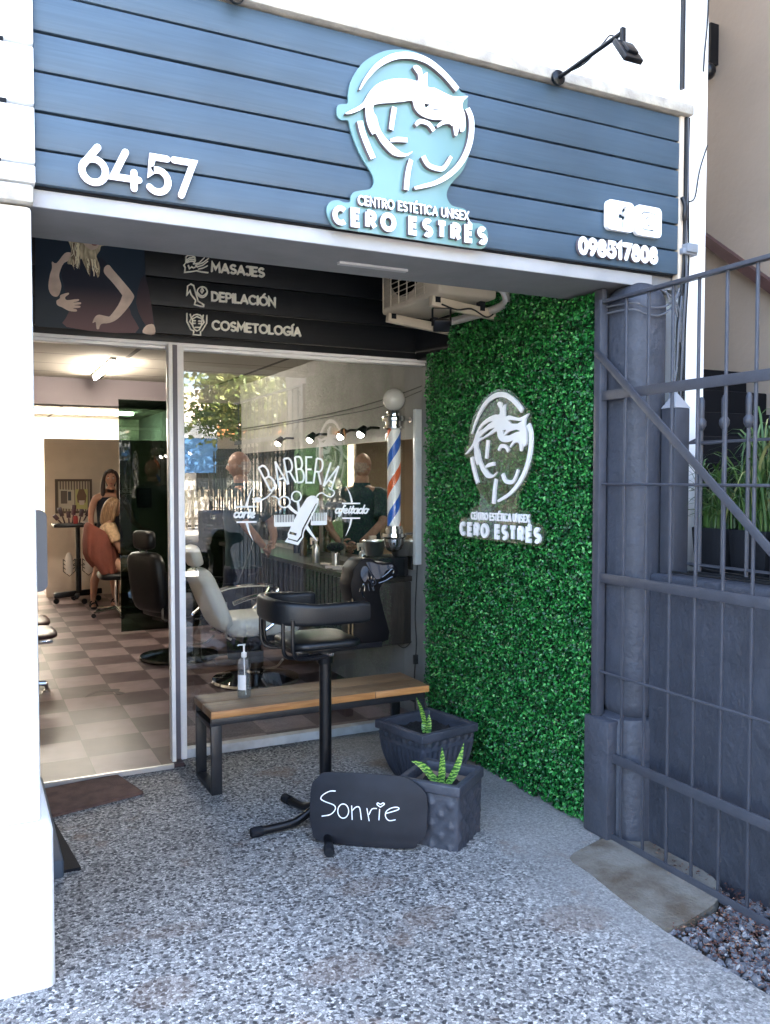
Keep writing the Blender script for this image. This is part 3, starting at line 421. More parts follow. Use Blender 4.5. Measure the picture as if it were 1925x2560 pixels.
# the building shell --------------------------------------------------------
m = M(); m.box(-6, 2.92, 2.875, 3.05, 3.20, 9.0); m.box(2.92, 3.03, 2.85, 3.3, -.1, 9.0)
tag(m.build('front_wall', WHITE, sm=0), 'bright white rendered wall rising above the blue plank fascia', 'wall')
m = M(); m.box(2.655, 2.90, 3.25, 4.84, -.1, 3.3); m.box(2.685, 2.95, 4.86, 15.2, -.1, 3.3)
tag(m.build('side_wall', INGREY, sm=0), 'grey plastered side wall below the barber counter', 'wall')
m = M(); m.box(-6, 2.95, 3.06, 15.2, 3.32, 9.0); tag(m.build('upper_storey', WHITE, sm=0), 'white upper storey closing the recess over the shop entrance', 'building')
m = M(); m.box(-6, 2.90, 3.26, 4.9, 3.10, 3.22); struct(m, 'porch_ceiling', SOFFIT, sm=0)
# left pier with plinth
pr = thing('pier', 'white rendered pier with rusticated boards at top and thicker base, at the left edge', 'pier', (-.6, 2.9, 0))
m = M(); m.box(-1.6, .193, 2.835, 3.25, .52, 2.43); m.build('shaft', WHITE, pr, bev=.012)
m = M(); m.box(-1.6, .226, 2.80, 3.3, -.1, .519); m.build('plinth', WHITE, pr, bev=.025, seg=3)
m = M(); m.box(-1.6, .198, 2.80, 2.86, 2.432, 2.485); m.build('ledge', LEDGE, pr, bev=.006)
for z0, z1 in ((2.497, 2.548), (2.556, 2.722), (2.732, 2.902), (2.912, 3.085), (3.095, 3.28)):
    m = M(); m.box(-1.6, .205, 2.815, 2.87, z0, z1); m.build('board', WPAINT, pr, bev=.004)
for z0, z1, x1 in ((2.722, 2.734, .128), (2.902, 2.914, .122), (2.548, 2.555, .11)): m = M(); m.box(-1.6, x1, 2.8143, 2.83, z0 - .0015, z1 + .0005); m.build('slot', RUBBER, pr)
m = M(); m.box(-1.6, .17, 3.251, 4.78, -.1, 3.3); m.box(-1.6, .199, 4.7805, 4.86, -.1, 3.09); tag(m.build('entrance_wall', BEAM, sm=0), 'grey painted return wall beside the shop doorway behind the white pier', 'wall')
m = M(); m.box(.172, .325, 3.56, 4.64, -.02, .075); o = m.build('kerb_step', mat('blue_grey_floor_paint', (.05, .07, .095), .6, var=.1), bev=.02)
tag(o, 'low blue grey painted kerb running from the white pier to the door', 'kerb')
m = M(); m.fill([(.33, 4.22), (.392, 3.60), (.335, 3.60), (.30, 3.6), (.30, 4.22)], ((0, 0, 0), (1, 0, 0), (0, 1, 0), (0, 0, 1)), .012, -.01)
tag(m.build('rubber_mat', RUBBER), 'black rubber wedge lying on the slab against the left pier', 'mat')
# fascia ---------------------------------------------------------------------
fa = thing('fascia', 'blue grey fascia of six wide painted planks carrying the shop sign', 'fascia', (1.5, 2.86, 2.5))
zz = [2.5, 2.607, 2.722, 2.843, 2.962, 3.083, 3.196]
for i in range(6):
    m = M(); m.box(.205, 2.852, 2.838 + .002 * (i % 2), 2.866, zz[i] + .004, zz[i + 1] - .004); m.build('plank', PLANK, fa, bev=.003)
m = M(); m.box(.206, 2.851, 2.8665, 2.874, 2.497, 3.198); m.build('backing', RUBBER, fa)
m = M(); m.box(.10, 2.908, 2.808, 2.874, 3.199, 3.243); o = m.build('capping_ledge', LEDGE, fa, bev=.005)
m = M(); m.box(2.8535, 2.878, 2.835, 2.874, 2.48, 3.198); m.build('end_trim', mat('cream_timber', (.55, .46, .36), .6, var=.1), fa, bev=.003)
bmo = thing('lintel_beam', 'pale grey lintel beam with dark underside spanning the shop entrance', 'beam', (1.5, 3.0, 2.44))
m = M(); m.box(.172, 2.735, 2.872, 2.885, 2.442, 2.496); m.build('front_face', BEAM, bmo, bev=.003)
m = M(); m.box(.171, 2.90, 2.8855, 3.25, 2.445, 3.19); m.build('beam_body', SOFFIT, bmo)
m = M(); m.box(1.32, 1.62, 3.07, 3.10, 2.436, 2.4449); m.build('light_channel', BEAM, bmo)
# right pier
pi = thing('corner_pier', 'dark slate grey plastered pier with rounded corners beside the artificial hedge', 'pier', (2.7, 2.95, 0))
m = M(); m.box(2.57, 2.80, 2.79, 3.05, .50, 2.46); m.build('shaft', SLATE, pi, bev=.105, seg=8)
m = M(); m.lathe([(.155, -.08), (.155, .50), (.145, .535), (.11, .55)], (2.69, 2.93, 0), 40); m.build('plinth', SLATE, pi)
# boundary wall
m = M(); m.box(2.665, 3.05, -1.2, 2.80, -.1, 1.185); o = m.build('boundary_wall', SLATE, bev=.02, seg=3); tag(o, 'low dark slate plastered boundary wall behind the iron gate', 'wall')
# neighbour: beige wall with a stair
nb = thing('neighbour_wall', 'plain beige neighbouring wall with a sloping dark red stair string', 'wall', (3.9, 3, 0))
m = M(); m.box(3.80, 4.0, -1, 9, -.1, 8); m.build('wall', BEIGE, nb)
m = M(); m.bar((3.775, 4.35, 3.59), (3.775, 2.2, 1.87), .05, .05); m.build('stair_string', mat('dark_red_timber', (.035, .012, .012), .5), nb)
m = M(); m.box(3.74, 3.80, 3.50, 3.55, 3.9, 4.12); m.ball((3.74, 3.52, 3.86), .045); m.build('wall_lamp', BLACKM, nb)
st = thing('side_stair', 'black outside steps climbing beside the beige neighbouring wall', 'stairs', (3.4, 3.5, 0))
BSTEP = mat('black_step_tile', (.003, .003, .004), .7, spec=.12)
for i in range(6):
    y0 = 2.61 + i * .13
    m = M(); m.box(3.06, 3.79, y0, y0 + (.134 if i < 5 else 1.5), -.1, 1.545 + i * .125); m.build('step', BSTEP, st, bev=.008)
# ================================================================ LETTERS
# stroke alphabet: unit cap height, each glyph = (width, strokes)
def arc(cx, cy, rx, ry, a0, a1, n=10): return [(cx + rx * math.cos(R(a0 + (a1 - a0) * i / n)), cy + ry * math.sin(R(a0 + (a1 - a0) * i / n))) for i in range(n + 1)]
G = {
 'A': (.74, [[(0, 0), (.37, 1)], [(.37, 1), (.74, 0)], [(.13, .3), (.61, .3)]]),
 'B': (.58, [[(0, 0), (0, 1)], [(0, 1)] + arc(.3, .76, .24, .24, 90, -90) + [(0, .52)], [(0, .52)] + arc(.32, .26, .26, .26, 90, -90) + [(0, 0)]]),
 'C': (.76, [arc(.44, .5, .44, .5, 48, 312, 16)]),
 'D': (.68, [[(0, 0), (0, 1)] + arc(.22, .5, .46, .5, 90, -90, 14) + [(0, 0)]]),
 'E': (.50, [[(.5, 0), (0, 0), (0, 1), (.5, 1)], [(0, .52), (.44, .52)]]),
 'G': (.80, [arc(.44, .5, .44, .5, 48, 330, 16) + [(.82, .42), (.48, .42)]]),
 'I': (.05, [[(.02, 0), (.02, 1)]]),
 'J': (.44, [[(.05, 1), (.44, 1), (.44, .28)] + arc(.22, .25, .22, .25, 0, -150, 8)]),
 'L': (.46, [[(0, 1), (0, 0), (.46, 0)]]),
 'M': (.84, [[(0, 0), (.06, 1), (.42, .3), (.78, 1), (.84, 0)]]),
 'N': (.70, [[(0, 0), (0, 1), (.7, 0), (.7, 1)]]),
 'O': (.90, [arc(.45, .5, .45, .5, 0, 360, 24)]),
 'P': (.54, [[(0, 0), (0, 1)], [(0, 1)] + arc(.27, .73, .27, .27, 90, -90) + [(0, .46)]]),
 'R': (.58, [[(0, 0), (0, 1)], [(0, 1)] + arc(.28, .74, .26, .26, 90, -90) + [(0, .48)], [(.26, .48), (.58, 0)]]),
 'S': (.56, [arc(.29, .745, .26, .255, 40, 270, 12) + arc(.29, .245, .27, .245, 90, -140, 12)[1:]]),
 'T': (.62, [[(0, 1), (.62, 1)], [(.31, 1), (.31, 0)]]),
 'U': (.66, [[(0, 1), (0, .33)] + arc(.33, .33, .33, .33, 180, 360, 12) + [(.66, 1)]]),
 'X': (.66, [[(0, 0), (.66, 1)], [(0, 1), (.66, 0)]]),
 '0': (.60, [arc(.3, .5, .3, .5, 0, 360, 22)]), '1': (.30, [[(0, .8), (.24, 1), (.24, 0)]]),
 '4': (.72, [[(.60, 0), (.60, .46)], [(.36, 1.0), (.0, .26), (.74, .26)]]),
 '5': (.62, [[(.58, 1), (.14, 1), (.08, .55)] + arc(.29, .32, .32, .32, 120, -140, 14)]),
 '6': (.66, [arc(.33, .33, .32, .33, 0, 360, 20), [(.045, .46), (.44, 1.0)]]),
 '7': (.62, [[(0, 1), (.6, 1), (.22, 0)]]),
 '8': (.58, [arc(.29, .76, .22, .24, 0, 360, 16), arc(.29, .27, .28, .27, 0, 360, 16)]),
 '9': (.60, [arc(.3, .70, .28, .30, 0, 360, 18), [(.57, .6), (.2, 0)]]),
}
for ch, b in (('Ó', 'O'), ('Í', 'I'), ('É', 'E')): G[ch] = (G[b][0], G[b][1] + [[(G[b][0] / 2 - .02, 1.16), (G[b][0] / 2 + .14, 1.36)]])
SCRIPT = {  # lower-case script, x-height 1
 'a': (.95, [arc(.4, .5, .36, .48, 40, 330, 12), [(.74, 1), (.70, .3), (.85, .02), (1.0, .2)]]),
 'c': (.8, [arc(.42, .5, .36, .48, 60, 320, 12)]), 'd': (.98, [arc(.4, .5, .36, .48, 40, 330, 12), [(.92, 1.7), (.74, .3), (.88, .02), (1.02, .2)]]),
 'e': (.82, [[(.08, .42), (.45, .5), (.7, .75)] + arc(.46, .74, .22, .24, 10, 120, 6) + arc(.46, .45, .4, .45, 140, 320, 10)]),
 'f': (.6, [[(.72, 1.6), (.5, 1.68), (.38, 1.2), (.22, -.3), (.02, -.62), (-.12, -.5)], [(.1, .92), (.62, .98)]]),
 'i': (.5, [[(.26, 1), (.18, .3), (.32, .02), (.5, .2)], [(.32, 1.34), (.33, 1.38)]]), 'o': (.9, [arc(.42, .5, .36, .48, 0, 360, 16), [(.6, .95), (.95, .85)]]),
 'r': (.7, [[(.2, 1), (.12, 0)], [(.15, .6), (.4, .98), (.66, .9)]]), 't': (.6, [[(.36, 1.5), (.18, .3), (.34, .02), (.52, .2)], [(.04, .95), (.6, .98)]]),
}
def text_width(t, gap, sp=.3, font=G): return sum((font[c][0] + gap) if c != ' ' else sp for c in t) - gap
def write(m, t, p0, p1, height, w, fr, h, h0=0., gap=.2, sp=.3, cap=True, font=G, slant=0., fit=True, mi=0):
    """a line of text from p0 to p1 (2-D, left and right end of the base line) in frame fr"""
    p0 = Vector(p0[:2]); p1 = Vector(p1[:2]); L = (p1 - p0).length; d = (p1 - p0) / L; up = Vector((-d.y, d.x)); tw = text_width(t, gap, sp, font); k = L / tw if fit else height
    x = 0
    for ch in t:
        if ch == ' ': x += sp; continue
        wd, st = font[ch]
        for s_ in st:
            cl = len(s_) > 3 and abs(s_[0][0] - s_[-1][0]) < 1e-6 and abs(s_[0][1] - s_[-1][1]) < 1e-6
            m.ribbon([tuple(p0 + d * ((x + q[0] + slant * q[1]) * k) + up * (q[1] * height)) for q in s_], w, fr, h, h0, closed=cl, cap=cap, mi=mi)
        x += wd + gap
# ================================================================ SIGNS
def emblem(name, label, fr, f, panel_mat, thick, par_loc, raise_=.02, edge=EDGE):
    """f maps fascia coordinates (u, v) to the sign's own plane; panel, emblem strokes and two lines of lettering"""
    s = thing(name, label, 'sign', par_loc); k = f.k; mp = lambda pts: [f(p) for p in pts]
    m = M(); m.fill(smooth2(mp(TR['panel']), 4), fr, thick); m.build('backing_panel', panel_mat, s, sm=20)
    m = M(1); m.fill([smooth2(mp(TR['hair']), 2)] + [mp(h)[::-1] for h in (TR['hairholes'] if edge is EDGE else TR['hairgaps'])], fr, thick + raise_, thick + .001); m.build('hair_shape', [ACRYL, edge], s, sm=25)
    m = M(1)
    for a in TR['arcs']: m.ribbon([f(p) + (p[2] * TR['wpx'] * k,) for p in a], .02, fr, thick + raise_, thick + .001, smooth=5, cap=False)
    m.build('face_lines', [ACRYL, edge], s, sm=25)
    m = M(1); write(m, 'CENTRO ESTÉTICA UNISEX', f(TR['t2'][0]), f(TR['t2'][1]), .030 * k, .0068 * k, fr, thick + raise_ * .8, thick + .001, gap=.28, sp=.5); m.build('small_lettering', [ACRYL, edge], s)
    a, b = Vector(f(TR['t1'][0])), Vector(f(TR['t1'][1])); tw = text_width('CERO ESTRÉS', .62, .75); w1 = text_width('CERO', .62)
    for t, u0, u1 in (('CERO', 0, w1 / tw), ('ESTRÉS', (w1 + .62 + .75) / tw, 1)):
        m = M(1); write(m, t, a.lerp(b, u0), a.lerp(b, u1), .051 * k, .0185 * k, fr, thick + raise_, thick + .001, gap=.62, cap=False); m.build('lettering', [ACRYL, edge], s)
    return s
class Map:
    def __init__(s, fu, fv, k): s.fu, s.fv, s.k = fu, fv, k
    def __call__(s, p): return (s.fu(p[0]), s.fv(p[1]))
emblem('shop_sign', 'large teal acrylic shop sign with a raised white face on the plank fascia', wall_frame(2.83), Map(lambda u: u, lambda v: v, 1.), TEAL, .008, (1.5, 2.83, 2.5))
# the same emblem, clear, on the hedge: u runs towards the street (-y), panel letters 1.1862..1.8159 -> y 4.16..3.40
kz = .725 / .63
emblem('hedge_sign', 'clear acrylic sign with a white face hanging on the artificial hedge', ((2.492, 0, 0), (0, -1, 0), (0, 0, 1), (-1, 0, 0)),
       Map(lambda u: -4.06 + (u - 1.1862) * kz, lambda v: 1.29 + (v - 2.507) * 1.153, 1.15), ACRYLCLEAR, .006, (2.49, 3.7, 1.25), .011, mat('pale_letter_edge', (.62, .62, .62), .5))
fr = wall_frame(2.832)
hn = thing('house_number', 'raised white house number 6457 on the left of the fascia', 'number', (.5, 2.83, 2.5))
n0, n1 = TR['num'][0], TR['num'][1]; x = n0[0] + .012; H_ = .128
for ch, ux, zb in (('6', .327, 2.514), ('4', .422, 2.513), ('5', .530, 2.513), ('7', .613, 2.514)):
    m = M(1); wk, ex = {'6': (.072, .65), '4': (.079, .74), '5': (.064, .61), '7': (.064, .6)}[ch]
    for s_ in G[ch][1]:
        cl = len(s_) > 3 and s_[0][0] == s_[-1][0] or (len(s_) > 15 and abs(s_[0][0] - s_[-1][0]) < 1e-6)
        m.ribbon([(ux + q[0] * wk / ex + .0115, zb + .011 + q[1] * .110) for q in s_], .0215, fr, .014, .0, closed=bool(cl))
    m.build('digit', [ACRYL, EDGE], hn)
ph = thing('phone_number', 'raised white phone number 098517808 at the right of the fascia', 'number', (2.5, 2.83, 2.52))
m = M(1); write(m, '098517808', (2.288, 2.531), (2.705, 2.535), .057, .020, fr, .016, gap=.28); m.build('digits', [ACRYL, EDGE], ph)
t_ = TR['tiles']
def rrect(x0, x1, z0, z1, r, n=5):
    o = []
    for cx, cz, a in ((x1 - r, z1 - r, 0), (x0 + r, z1 - r, 90), (x0 + r, z0 + r, 180), (x1 - r, z0 + r, 270)):
        o += [(cx + r * math.cos(R(a + 90 * i / n)), cz + r * math.sin(R(a + 90 * i / n))) for i in range(n + 1)]
    return o
fi = thing('social_icon', 'white rounded tile with a letter f cut out of it, on the fascia', 'icon', (2.5, 2.83, 2.64), group='social media tiles on the fascia')
fh = [(2.532, 2.650), (2.532, 2.690), (2.513, 2.690), (2.513, 2.708), (2.532, 2.708), (2.532, 2.724), (2.545, 2.742), (2.566, 2.742), (2.566, 2.726), (2.553, 2.726), (2.549, 2.720), (2.549, 2.708), (2.565, 2.708), (2.562, 2.690), (2.549, 2.690), (2.549, 2.650)]
fh = [(2.5 + (p[0] - 2.54) * .95 + .012, 2.657 + (p[1] - 2.65) * .98) for p in fh]
m = M(); m.fill([rrect(2.425, 2.573, 2.644, 2.768, .022), fh[::-1]], fr, .02); m.build('tile', ACRYL, fi, sm=20)
gi = thing('social_icon', 'white rounded tile with a camera outline cut into it, on the fascia', 'icon', (2.65, 2.83, 2.64), group='social media tiles on the fascia')
circ = lambda cx, cz, r, n=18: [(cx + r * math.cos(2 * math.pi * i / n), cz + r * math.sin(2 * math.pi * i / n)) for i in range(n)]
m = M(); m.fill([rrect(2.5825, 2.729, 2.640, 2.768, .022), rrect(2.613, 2.699, 2.664, 2.744, .02)[::-1]], fr, .02)
m.fill([rrect(2.6205, 2.6915, 2.6705, 2.7375, .016), circ(2.656, 2.704, .022)[::-1]], fr, .02); m.fill(circ(2.656, 2.704, .0155), fr, .02); m.build('tile', ACRYL, gi, sm=20)
# dark sign panel over the shop window ----------------------------------------
sp_ = thing('service_panel', 'black plank panel above the shop window listing three services', 'sign', (1.5, 4.8, 2.36))
zz = [2.355, 2.40, 2.553, 2.71, 2.868, 3.10]
for i in range(5):
    m = M(); m.box(.171, 2.654, 4.797, 4.835, zz[i] + .003, zz[i + 1] - .003); m.build('plank', BLACKWOOD, sp_, bev=.003)
m = M(); m.box(2.585, 2.6545, 4.30, 4.796, 2.35, 3.095); m.build('return_board', BLACKWOOD, sp_)
fs = wall_frame(4.796)
for ic in TR['ic']:
    m = M()
    for a in ic: m.ribbon(a, .0062, fs, .012)
    m.build('icon', CREAM, sp_)
for t, pts in zip(('MASAJES', 'DEPILACIÓN', 'COSMETOLOGÍA'), TR['serv']):
    m = M(); a, b = pts[0], pts[1]
    write(m, t, (a[0] + .006, a[1] + .004), (b[0] - .006, b[1] + .004), .0465, .0112, fs, .013, gap=.22); m.build('lettering', CREAM, sp_)
# printed poster
po = thing('poster', 'printed poster of a blonde person in a dark dress beside the service list', 'poster', (.7, 4.79, 2.4))
fp = wall_frame(4.7945); D_ = TR['poster']
def mat_print(name, top, bot, z0=2.42, z1=2.80):
    m = mat(name, top, .4); n, l, b = nodes(m); g = n.new('ShaderNodeNewGeometry'); sx = n.new('ShaderNodeSeparateXYZ'); l.new(g.outputs['Position'], sx.inputs[0])
    mr = n.new('ShaderNodeMapRange'); mr.inputs[1].default_value = z0; mr.inputs[2].default_value = z1; l.new(sx.outputs[2], mr.inputs[0]); l.new(mixc(n, l, mr.outputs[0], bot, top), b.inputs['Base Color']); return m
PSK = mat('printed_skin', (.80, .64, .53), .4, col2=(.56, .42, .34), vscale=9); PHAIR = mat('printed_blonde_hair', (.75, .64, .42), .4, col2=(.28, .21, .13), vscale=16, stretch=(5, 1, 1.2))
for nm, key, mt, h in (('sheet', 'sheet', mat('poster_navy', (.008, .022, .042), .4), .0012), ('printed_dress', 'dress', mat_print('printed_dress', (.006, .010, .026), (.17, .088, .095), 2.38, 2.62), .0018),
                       ('printed_sleeve', 'sleeve', mat_print('printed_sleeve', (.008, .010, .022), (.10, .05, .058), 2.40, 2.72), .0018), ('printed_arm', 'arm', PSK, .0026), ('printed_forearm', 'forearm', PSK, .0026), ('printed_hand', 'hand', PSK, .0028),
                       ('printed_wrist', 'wrist', PSK, .0026), ('printed_neck', 'neck', mat('printed_shaded_skin', (.34, .22, .18), .4), .0024), ('printed_face', 'face', PSK, .0040), ('printed_hair', 'hair', PHAIR, .0034), ('printed_lips', 'lips', mat('printed_lips', (.30, .10, .09), .4), .0046)):
    pts = D_[key]
    m = M(); m.fill(smooth2(pts, 3) if key not in ('sheet',) else list(pts), fp, h); m.build(nm, mt, po, sm=0)
rs_ = random.Random(3)
for c_, hh_ in (((.95, .86, .62), .0042), ((.20, .14, .085), .0038)):
    m = M()
    for i in range(22):
        u0 = rs_.uniform(0, 1); a = D_['hair'][0]; lf = i % 2; x0 = (.522 + u0 * .045) if lf else (.585 + u0 * .06); z0 = 2.84 if lf else 2.765; L = rs_.uniform(.06, .12) * (1.1 if lf else .75); dx = (-.012 if lf else .01) * u0
        m.ribbon([(x0, z0), (x0 + dx * .3 + rs_.uniform(-.007, .007), z0 - L * .4), (x0 + dx * .7 + rs_.uniform(-.008, .008), z0 - L * .75), (x0 + dx + rs_.uniform(-.008, .008), z0 - L)], rs_.uniform(.002, .005), fp, hh_, smooth=4)
    m.build('printed_strands', mat('printed_strand_%s' % c_[0], c_, .4), po, sm=0)
# ================================================================ SHOP FRONT
wf = thing('window_frame', 'white painted frame round the shop window and open doorway', 'window frame', (1.5, 4.82, 0))
m = M(); m.box(1.058, 1.102, 4.775, 4.86, 0, 2.335); m.build('jamb', WPAINT, wf, bev=.003)
m = M(); m.box(1.002, 1.024, 4.70, 4.77, 0, 2.335); m.build('door_stop', WPAINT, wf, bev=.003)
m = M(); m.box(1.024, 1.058, 4.74, 4.80, 0, 2.335); m.build('track_recess', mat('grey_recess', (.12, .11, .13), .5), wf)
m = M(); m.box(.20, 2.654, 4.775, 4.86, 2.336, 2.354); m.box(.20, 2.654, 4.79, 4.86, 2.318, 2.334); m.build('head_rail', WPAINT, wf, bev=.002)
m = M(); m.box(1.104, 2.654, 4.785, 4.85, .0, .052); m.build('sill', mat('scuffed_white_sill', (.62, .64, .66), .5, col2=(.42, .44, .46), vscale=9), wf, bev=.004)
pane = thing('shop_window', 'large shop window pane lettered BARBERIA in white vinyl', 'window', (1.85, 4.82, .05))
m = M(); m.add([(1.10, 4.82, .05), (2.66, 4.82, .05), (2.66, 4.82, 2.32), (1.10, 4.82, 2.32)], [(0, 1, 2, 3)]); m.build('pane', WINGLASS, pane, sm=0)
fd = ((0, 4.8185, 0), (1, 0, 0), (0, 0, 1), (0, -1, 0)); d_ = TR['dec']; px = d_['px']
VIN = mat('white_vinyl', (.92, .94, .93), .5)
m = M(); m.fill([list(d_['body'])] + [list(h)[::-1] for h in d_['holes']], fd, .0012); m.build('clipper_decal', VIN, pane, sm=0)
m = M()
for s_ in d_['strokes']: m.ribbon([(p[0], p[1], p[2] * px) for p in s_], .01, fd, .0009, smooth=3 if len(s_) > 2 else 0, cap=False)
for s_ in d_['rings']: m.ribbon(list(s_), 15 * px, fd, .0009, closed=True)
m.build('line_decal', VIN, pane, sm=0)
m = M()
for key, tooth0, side in (('comb1', 1.6416, 0), ('comb2', 1.8885, 1)):
    c = d_[key]; x0, x1 = min(p[0] for p in c), max(p[0] for p in c); z0, z1 = min(p[1] for p in c), max(p[1] for p in c)
    m.fill(rrect(x0, x1, z0, z0 + .026, .007), fd, .0008)
    nt_ = 13 if side == 0 else 10
    for i in range(nt_):
        xx = x0 + (x1 - x0) * (i + .5) / nt_; wt = .010 if (i == 0 and side == 0) or (i == nt_ - 1 and side) else .0052
        m.fill([(xx - wt / 2, z0 + .024), (xx + wt / 2, z0 + .024), (xx + wt / 2.4, z1), (xx - wt / 2.4, z1)], fd, .00075)
m.build('comb_decal', VIN, pane, sm=0)
m = M()
for ch, q in zip('BARBERIA', d_['letters']):
    u, v, w_, an = q; hgt = 258 * px; wd = w_ * px
    ca, sa = math.cos(R(an)), math.sin(R(an))
    for s_ in G[ch][1]:
        pts = []
        for p in s_:
            lx = ((p[0] / G[ch][0]) - .5) * wd if G[ch][0] > .1 else 0; ly = (p[1] - .5) * hgt
            pts.append((u + lx * ca - ly * sa, v + lx * sa + ly * ca))
        m.ribbon(pts, 19 * px, fd, .0009, cap=False)
m.build('lettering', VIN, pane, sm=0)
m = M(); a, b = d_['corte']; write(m, 'corte', a, b, .030, .0115, fd, .0009, gap=.02, font=SCRIPT, slant=.22)
a, b = d_['afeitado']; write(m, 'afeitado', a, b, .029, .0105, fd, .0009, gap=.02, font=SCRIPT, slant=.22); m.build('script_lettering', VIN, pane, sm=0)
# ================================================================ FORECOURT THINGS
# artificial hedge ------------------------------------------------------------
hd = thing('artificial_hedge', 'tall artificial boxwood hedge panel covering the right side wall of the entrance', 'hedge', (2.56, 3.8, 0))
m = M(); m.box(2.565, 2.65, 3.06, 4.57, .01, 2.34); m.box(2.565, 2.65, 3.06, 4.28, 2.34, 2.435); m.box(2.565, 2.65, 3.27, 4.28, 2.435, 2.56); m.build('backing', mat('dark_green_mesh', (.006, .02, .008), .9), hd)
def leaf_mesh(name, P, Nrm, L, Wd, par, mt, curl=.25, spread=.9):
    """P: centres, Nrm: main facing; small folded rhombic leaves with random tilt"""
    n = len(P); d = rng.normal(size=(n, 3)); nr = np.array(Nrm)[None] * 1.0 + rng.normal(size=(n, 3)) * spread; nr /= np.linalg.norm(nr, axis=1)[:, None]
    d -= nr * (d * nr).sum(1)[:, None]; d /= np.linalg.norm(d, axis=1)[:, None]; s = np.cross(nr, d)
    l = L * rng.uniform(.65, 1.3, (n, 1)); w = Wd * rng.uniform(.7, 1.2, (n, 1)); cu = l * curl * rng.uniform(.2, 1, (n, 1))
    v = np.stack([P - d * l * .5, P - d * l * .12 + s * w * .5 + nr * cu, P + d * l * .22 + s * w * .42 + nr * cu, P + d * l * .5 + nr * cu * .4, P + d * l * .22 - s * w * .42 + nr * cu, P - d * l * .12 - s * w * .5 + nr * cu], 1).reshape(-1, 3)
    root = par
    while root.parent: root = root.parent
    v = v - np.array(ORG.get(root.name, (0, 0, 0)))
    me = bpy.data.meshes.new(name); me.vertices.add(n * 6); me.vertices.foreach_set('co', v.ravel())
    me.loops.add(n * 8); me.polygons.add(n * 2); b = np.arange(n)[:, None] * 6
    me.loops.foreach_set('vertex_index', np.concatenate([b + np.array([[0, 1, 2, 3]]), b + np.array([[0, 3, 4, 5]])], 1).ravel().astype(np.int32))
    me.polygons.foreach_set('loop_start', np.arange(n * 2, dtype=np.int32) * 4); me.update(calc_edges=True); me.materials.append(mt)
    o = bpy.data.objects.new(name, me); COL.objects.link(o); o.parent = par; return o
n = 62000
yy = rng.uniform(3.035, 4.565, n); zz_ = rng.uniform(.005, 2.55, n); keep = ((yy > 3.26) | (zz_ < 2.43)) & ((yy < 4.29) | (zz_ < 2.35))
cl = np.sin(yy * 23) * np.sin(zz_ * 21 + 1) * .006 + np.sin(yy * 61 + 2) * np.sin(zz_ * 57) * .005
xx = 2.535 + cl + rng.uniform(0, 1, n) ** 2 * .03 - .006
P = np.stack([xx, yy, zz_], 1)[keep]
k = 3600; fr_ = np.stack([rng.uniform(2.53, 2.60, k), 3.04 + rng.uniform(-.01, .03, k), rng.uniform(.005, 2.43, k)], 1); P = np.concatenate([P, fr_])
tf = np.stack([rng.uniform(2.52, 2.6, 2500), rng.uniform(3.27, 4.28, 2500), 2.555 + rng.uniform(-.02, .02, 2500)], 1); P = np.concatenate([P, tf])
LEAF = mat_leaf('artificial_boxwood', [(0, (.002, .025, .006)), (.35, (.005, .075, .015)), (.7, (.013, .16, .028)), (.92, (.04, .27, .05)), (1, (.14, .42, .12))], .36, spec=.4)
leaf_mesh('foliage', P, (-1, -.1, .25), .0185, .0122, hd, LEAF)
# bench -----------------------------------------------------------------------
be = thing('bench', 'oak topped bench with black steel hoop legs against the shop window', 'bench', (1.72, 4.35, 0))
bx0, bx1, by0, by1 = 1.075, 2.325, 4.145, 4.50
m = M()
for i in range(2): m.box(bx0, bx1, by0 + i * (by1 - by0) / 2, by0 + (i + 1) * (by1 - by0) / 2 - .0015, .392, .432)
m.build('seat', [WOODTOP, OAKEDGE], be, bev=.004)
m = M(); m.box(bx0 + .002, 1.985, by0 - .004, by0 - .0005, .394, .430); m.box(1.990, bx1 - .002, by0 - .004, by0 - .0005, .394, .430); m.build('front_edging', OAKEDGE, be, bev=.0015)
for xl in (bx0 + .005, bx1 - .075):
    m = M(); t = .055; a, b = by0 + .012, by1 - .012
    m.box(xl, xl + t, a, a + .022, 0, .352); m.box(xl, xl + t, b - .022, b, 0, .352); m.box(xl, xl + t, a + .0225, b - .0225, 0, .022); m.box(xl, xl + t, a + .0225, b - .0225, .33, .352); m.build('leg', GREYM, be, bev=.002)
m = M(); m.box(bx0 + .005, bx1 - .02, by0 + .012, by0 + .034, .354, .390); m.box(bx0 + .005, bx1 - .02, by1 - .034, by1 - .012, .354, .390); m.build('frame', GREYM, be, bev=.002)
# bottle of gel on the bench
bo = thing('pump_bottle', 'clear plastic pump bottle with white label standing on the bench', 'bottle', (1.31, 4.35, .433), world=False)
pr_ = [(.0, .0), (.034, .0), (.037, .008), (.037, .06), (.036, .075), (.0365, .11), (.033, .125), (.031, .135), (.033, .145), (.036, .165), (.0345, .182), (.026, .2), (.014, .213), (.0125, .222)]
m = M(); m.lathe(pr_, n=28); m.build('body', PVC, bo, sm=60)
m = M(); m.lathe([(0, .004), (.0335, .004), (.0345, .035), (0, .0352)], n=24); m.build('liquid', glassy('clear_gel', (.85, .88, .88), 1.33, 0, 1.), bo)
m = M(); m.lathe([(.0135, .213), (.0145, .216), (.0145, .238), (.008, .240), (.0055, .243), (.0055, .275), (.009, .277), (.009, .284), (0, .285)], n=16); m.tube([(0, 0, .28), (-.03, 0, .281), (-.034, 0, .276)], .004); m.build('pump', mat('translucent_white_plastic', (.75, .77, .78), .35), bo)
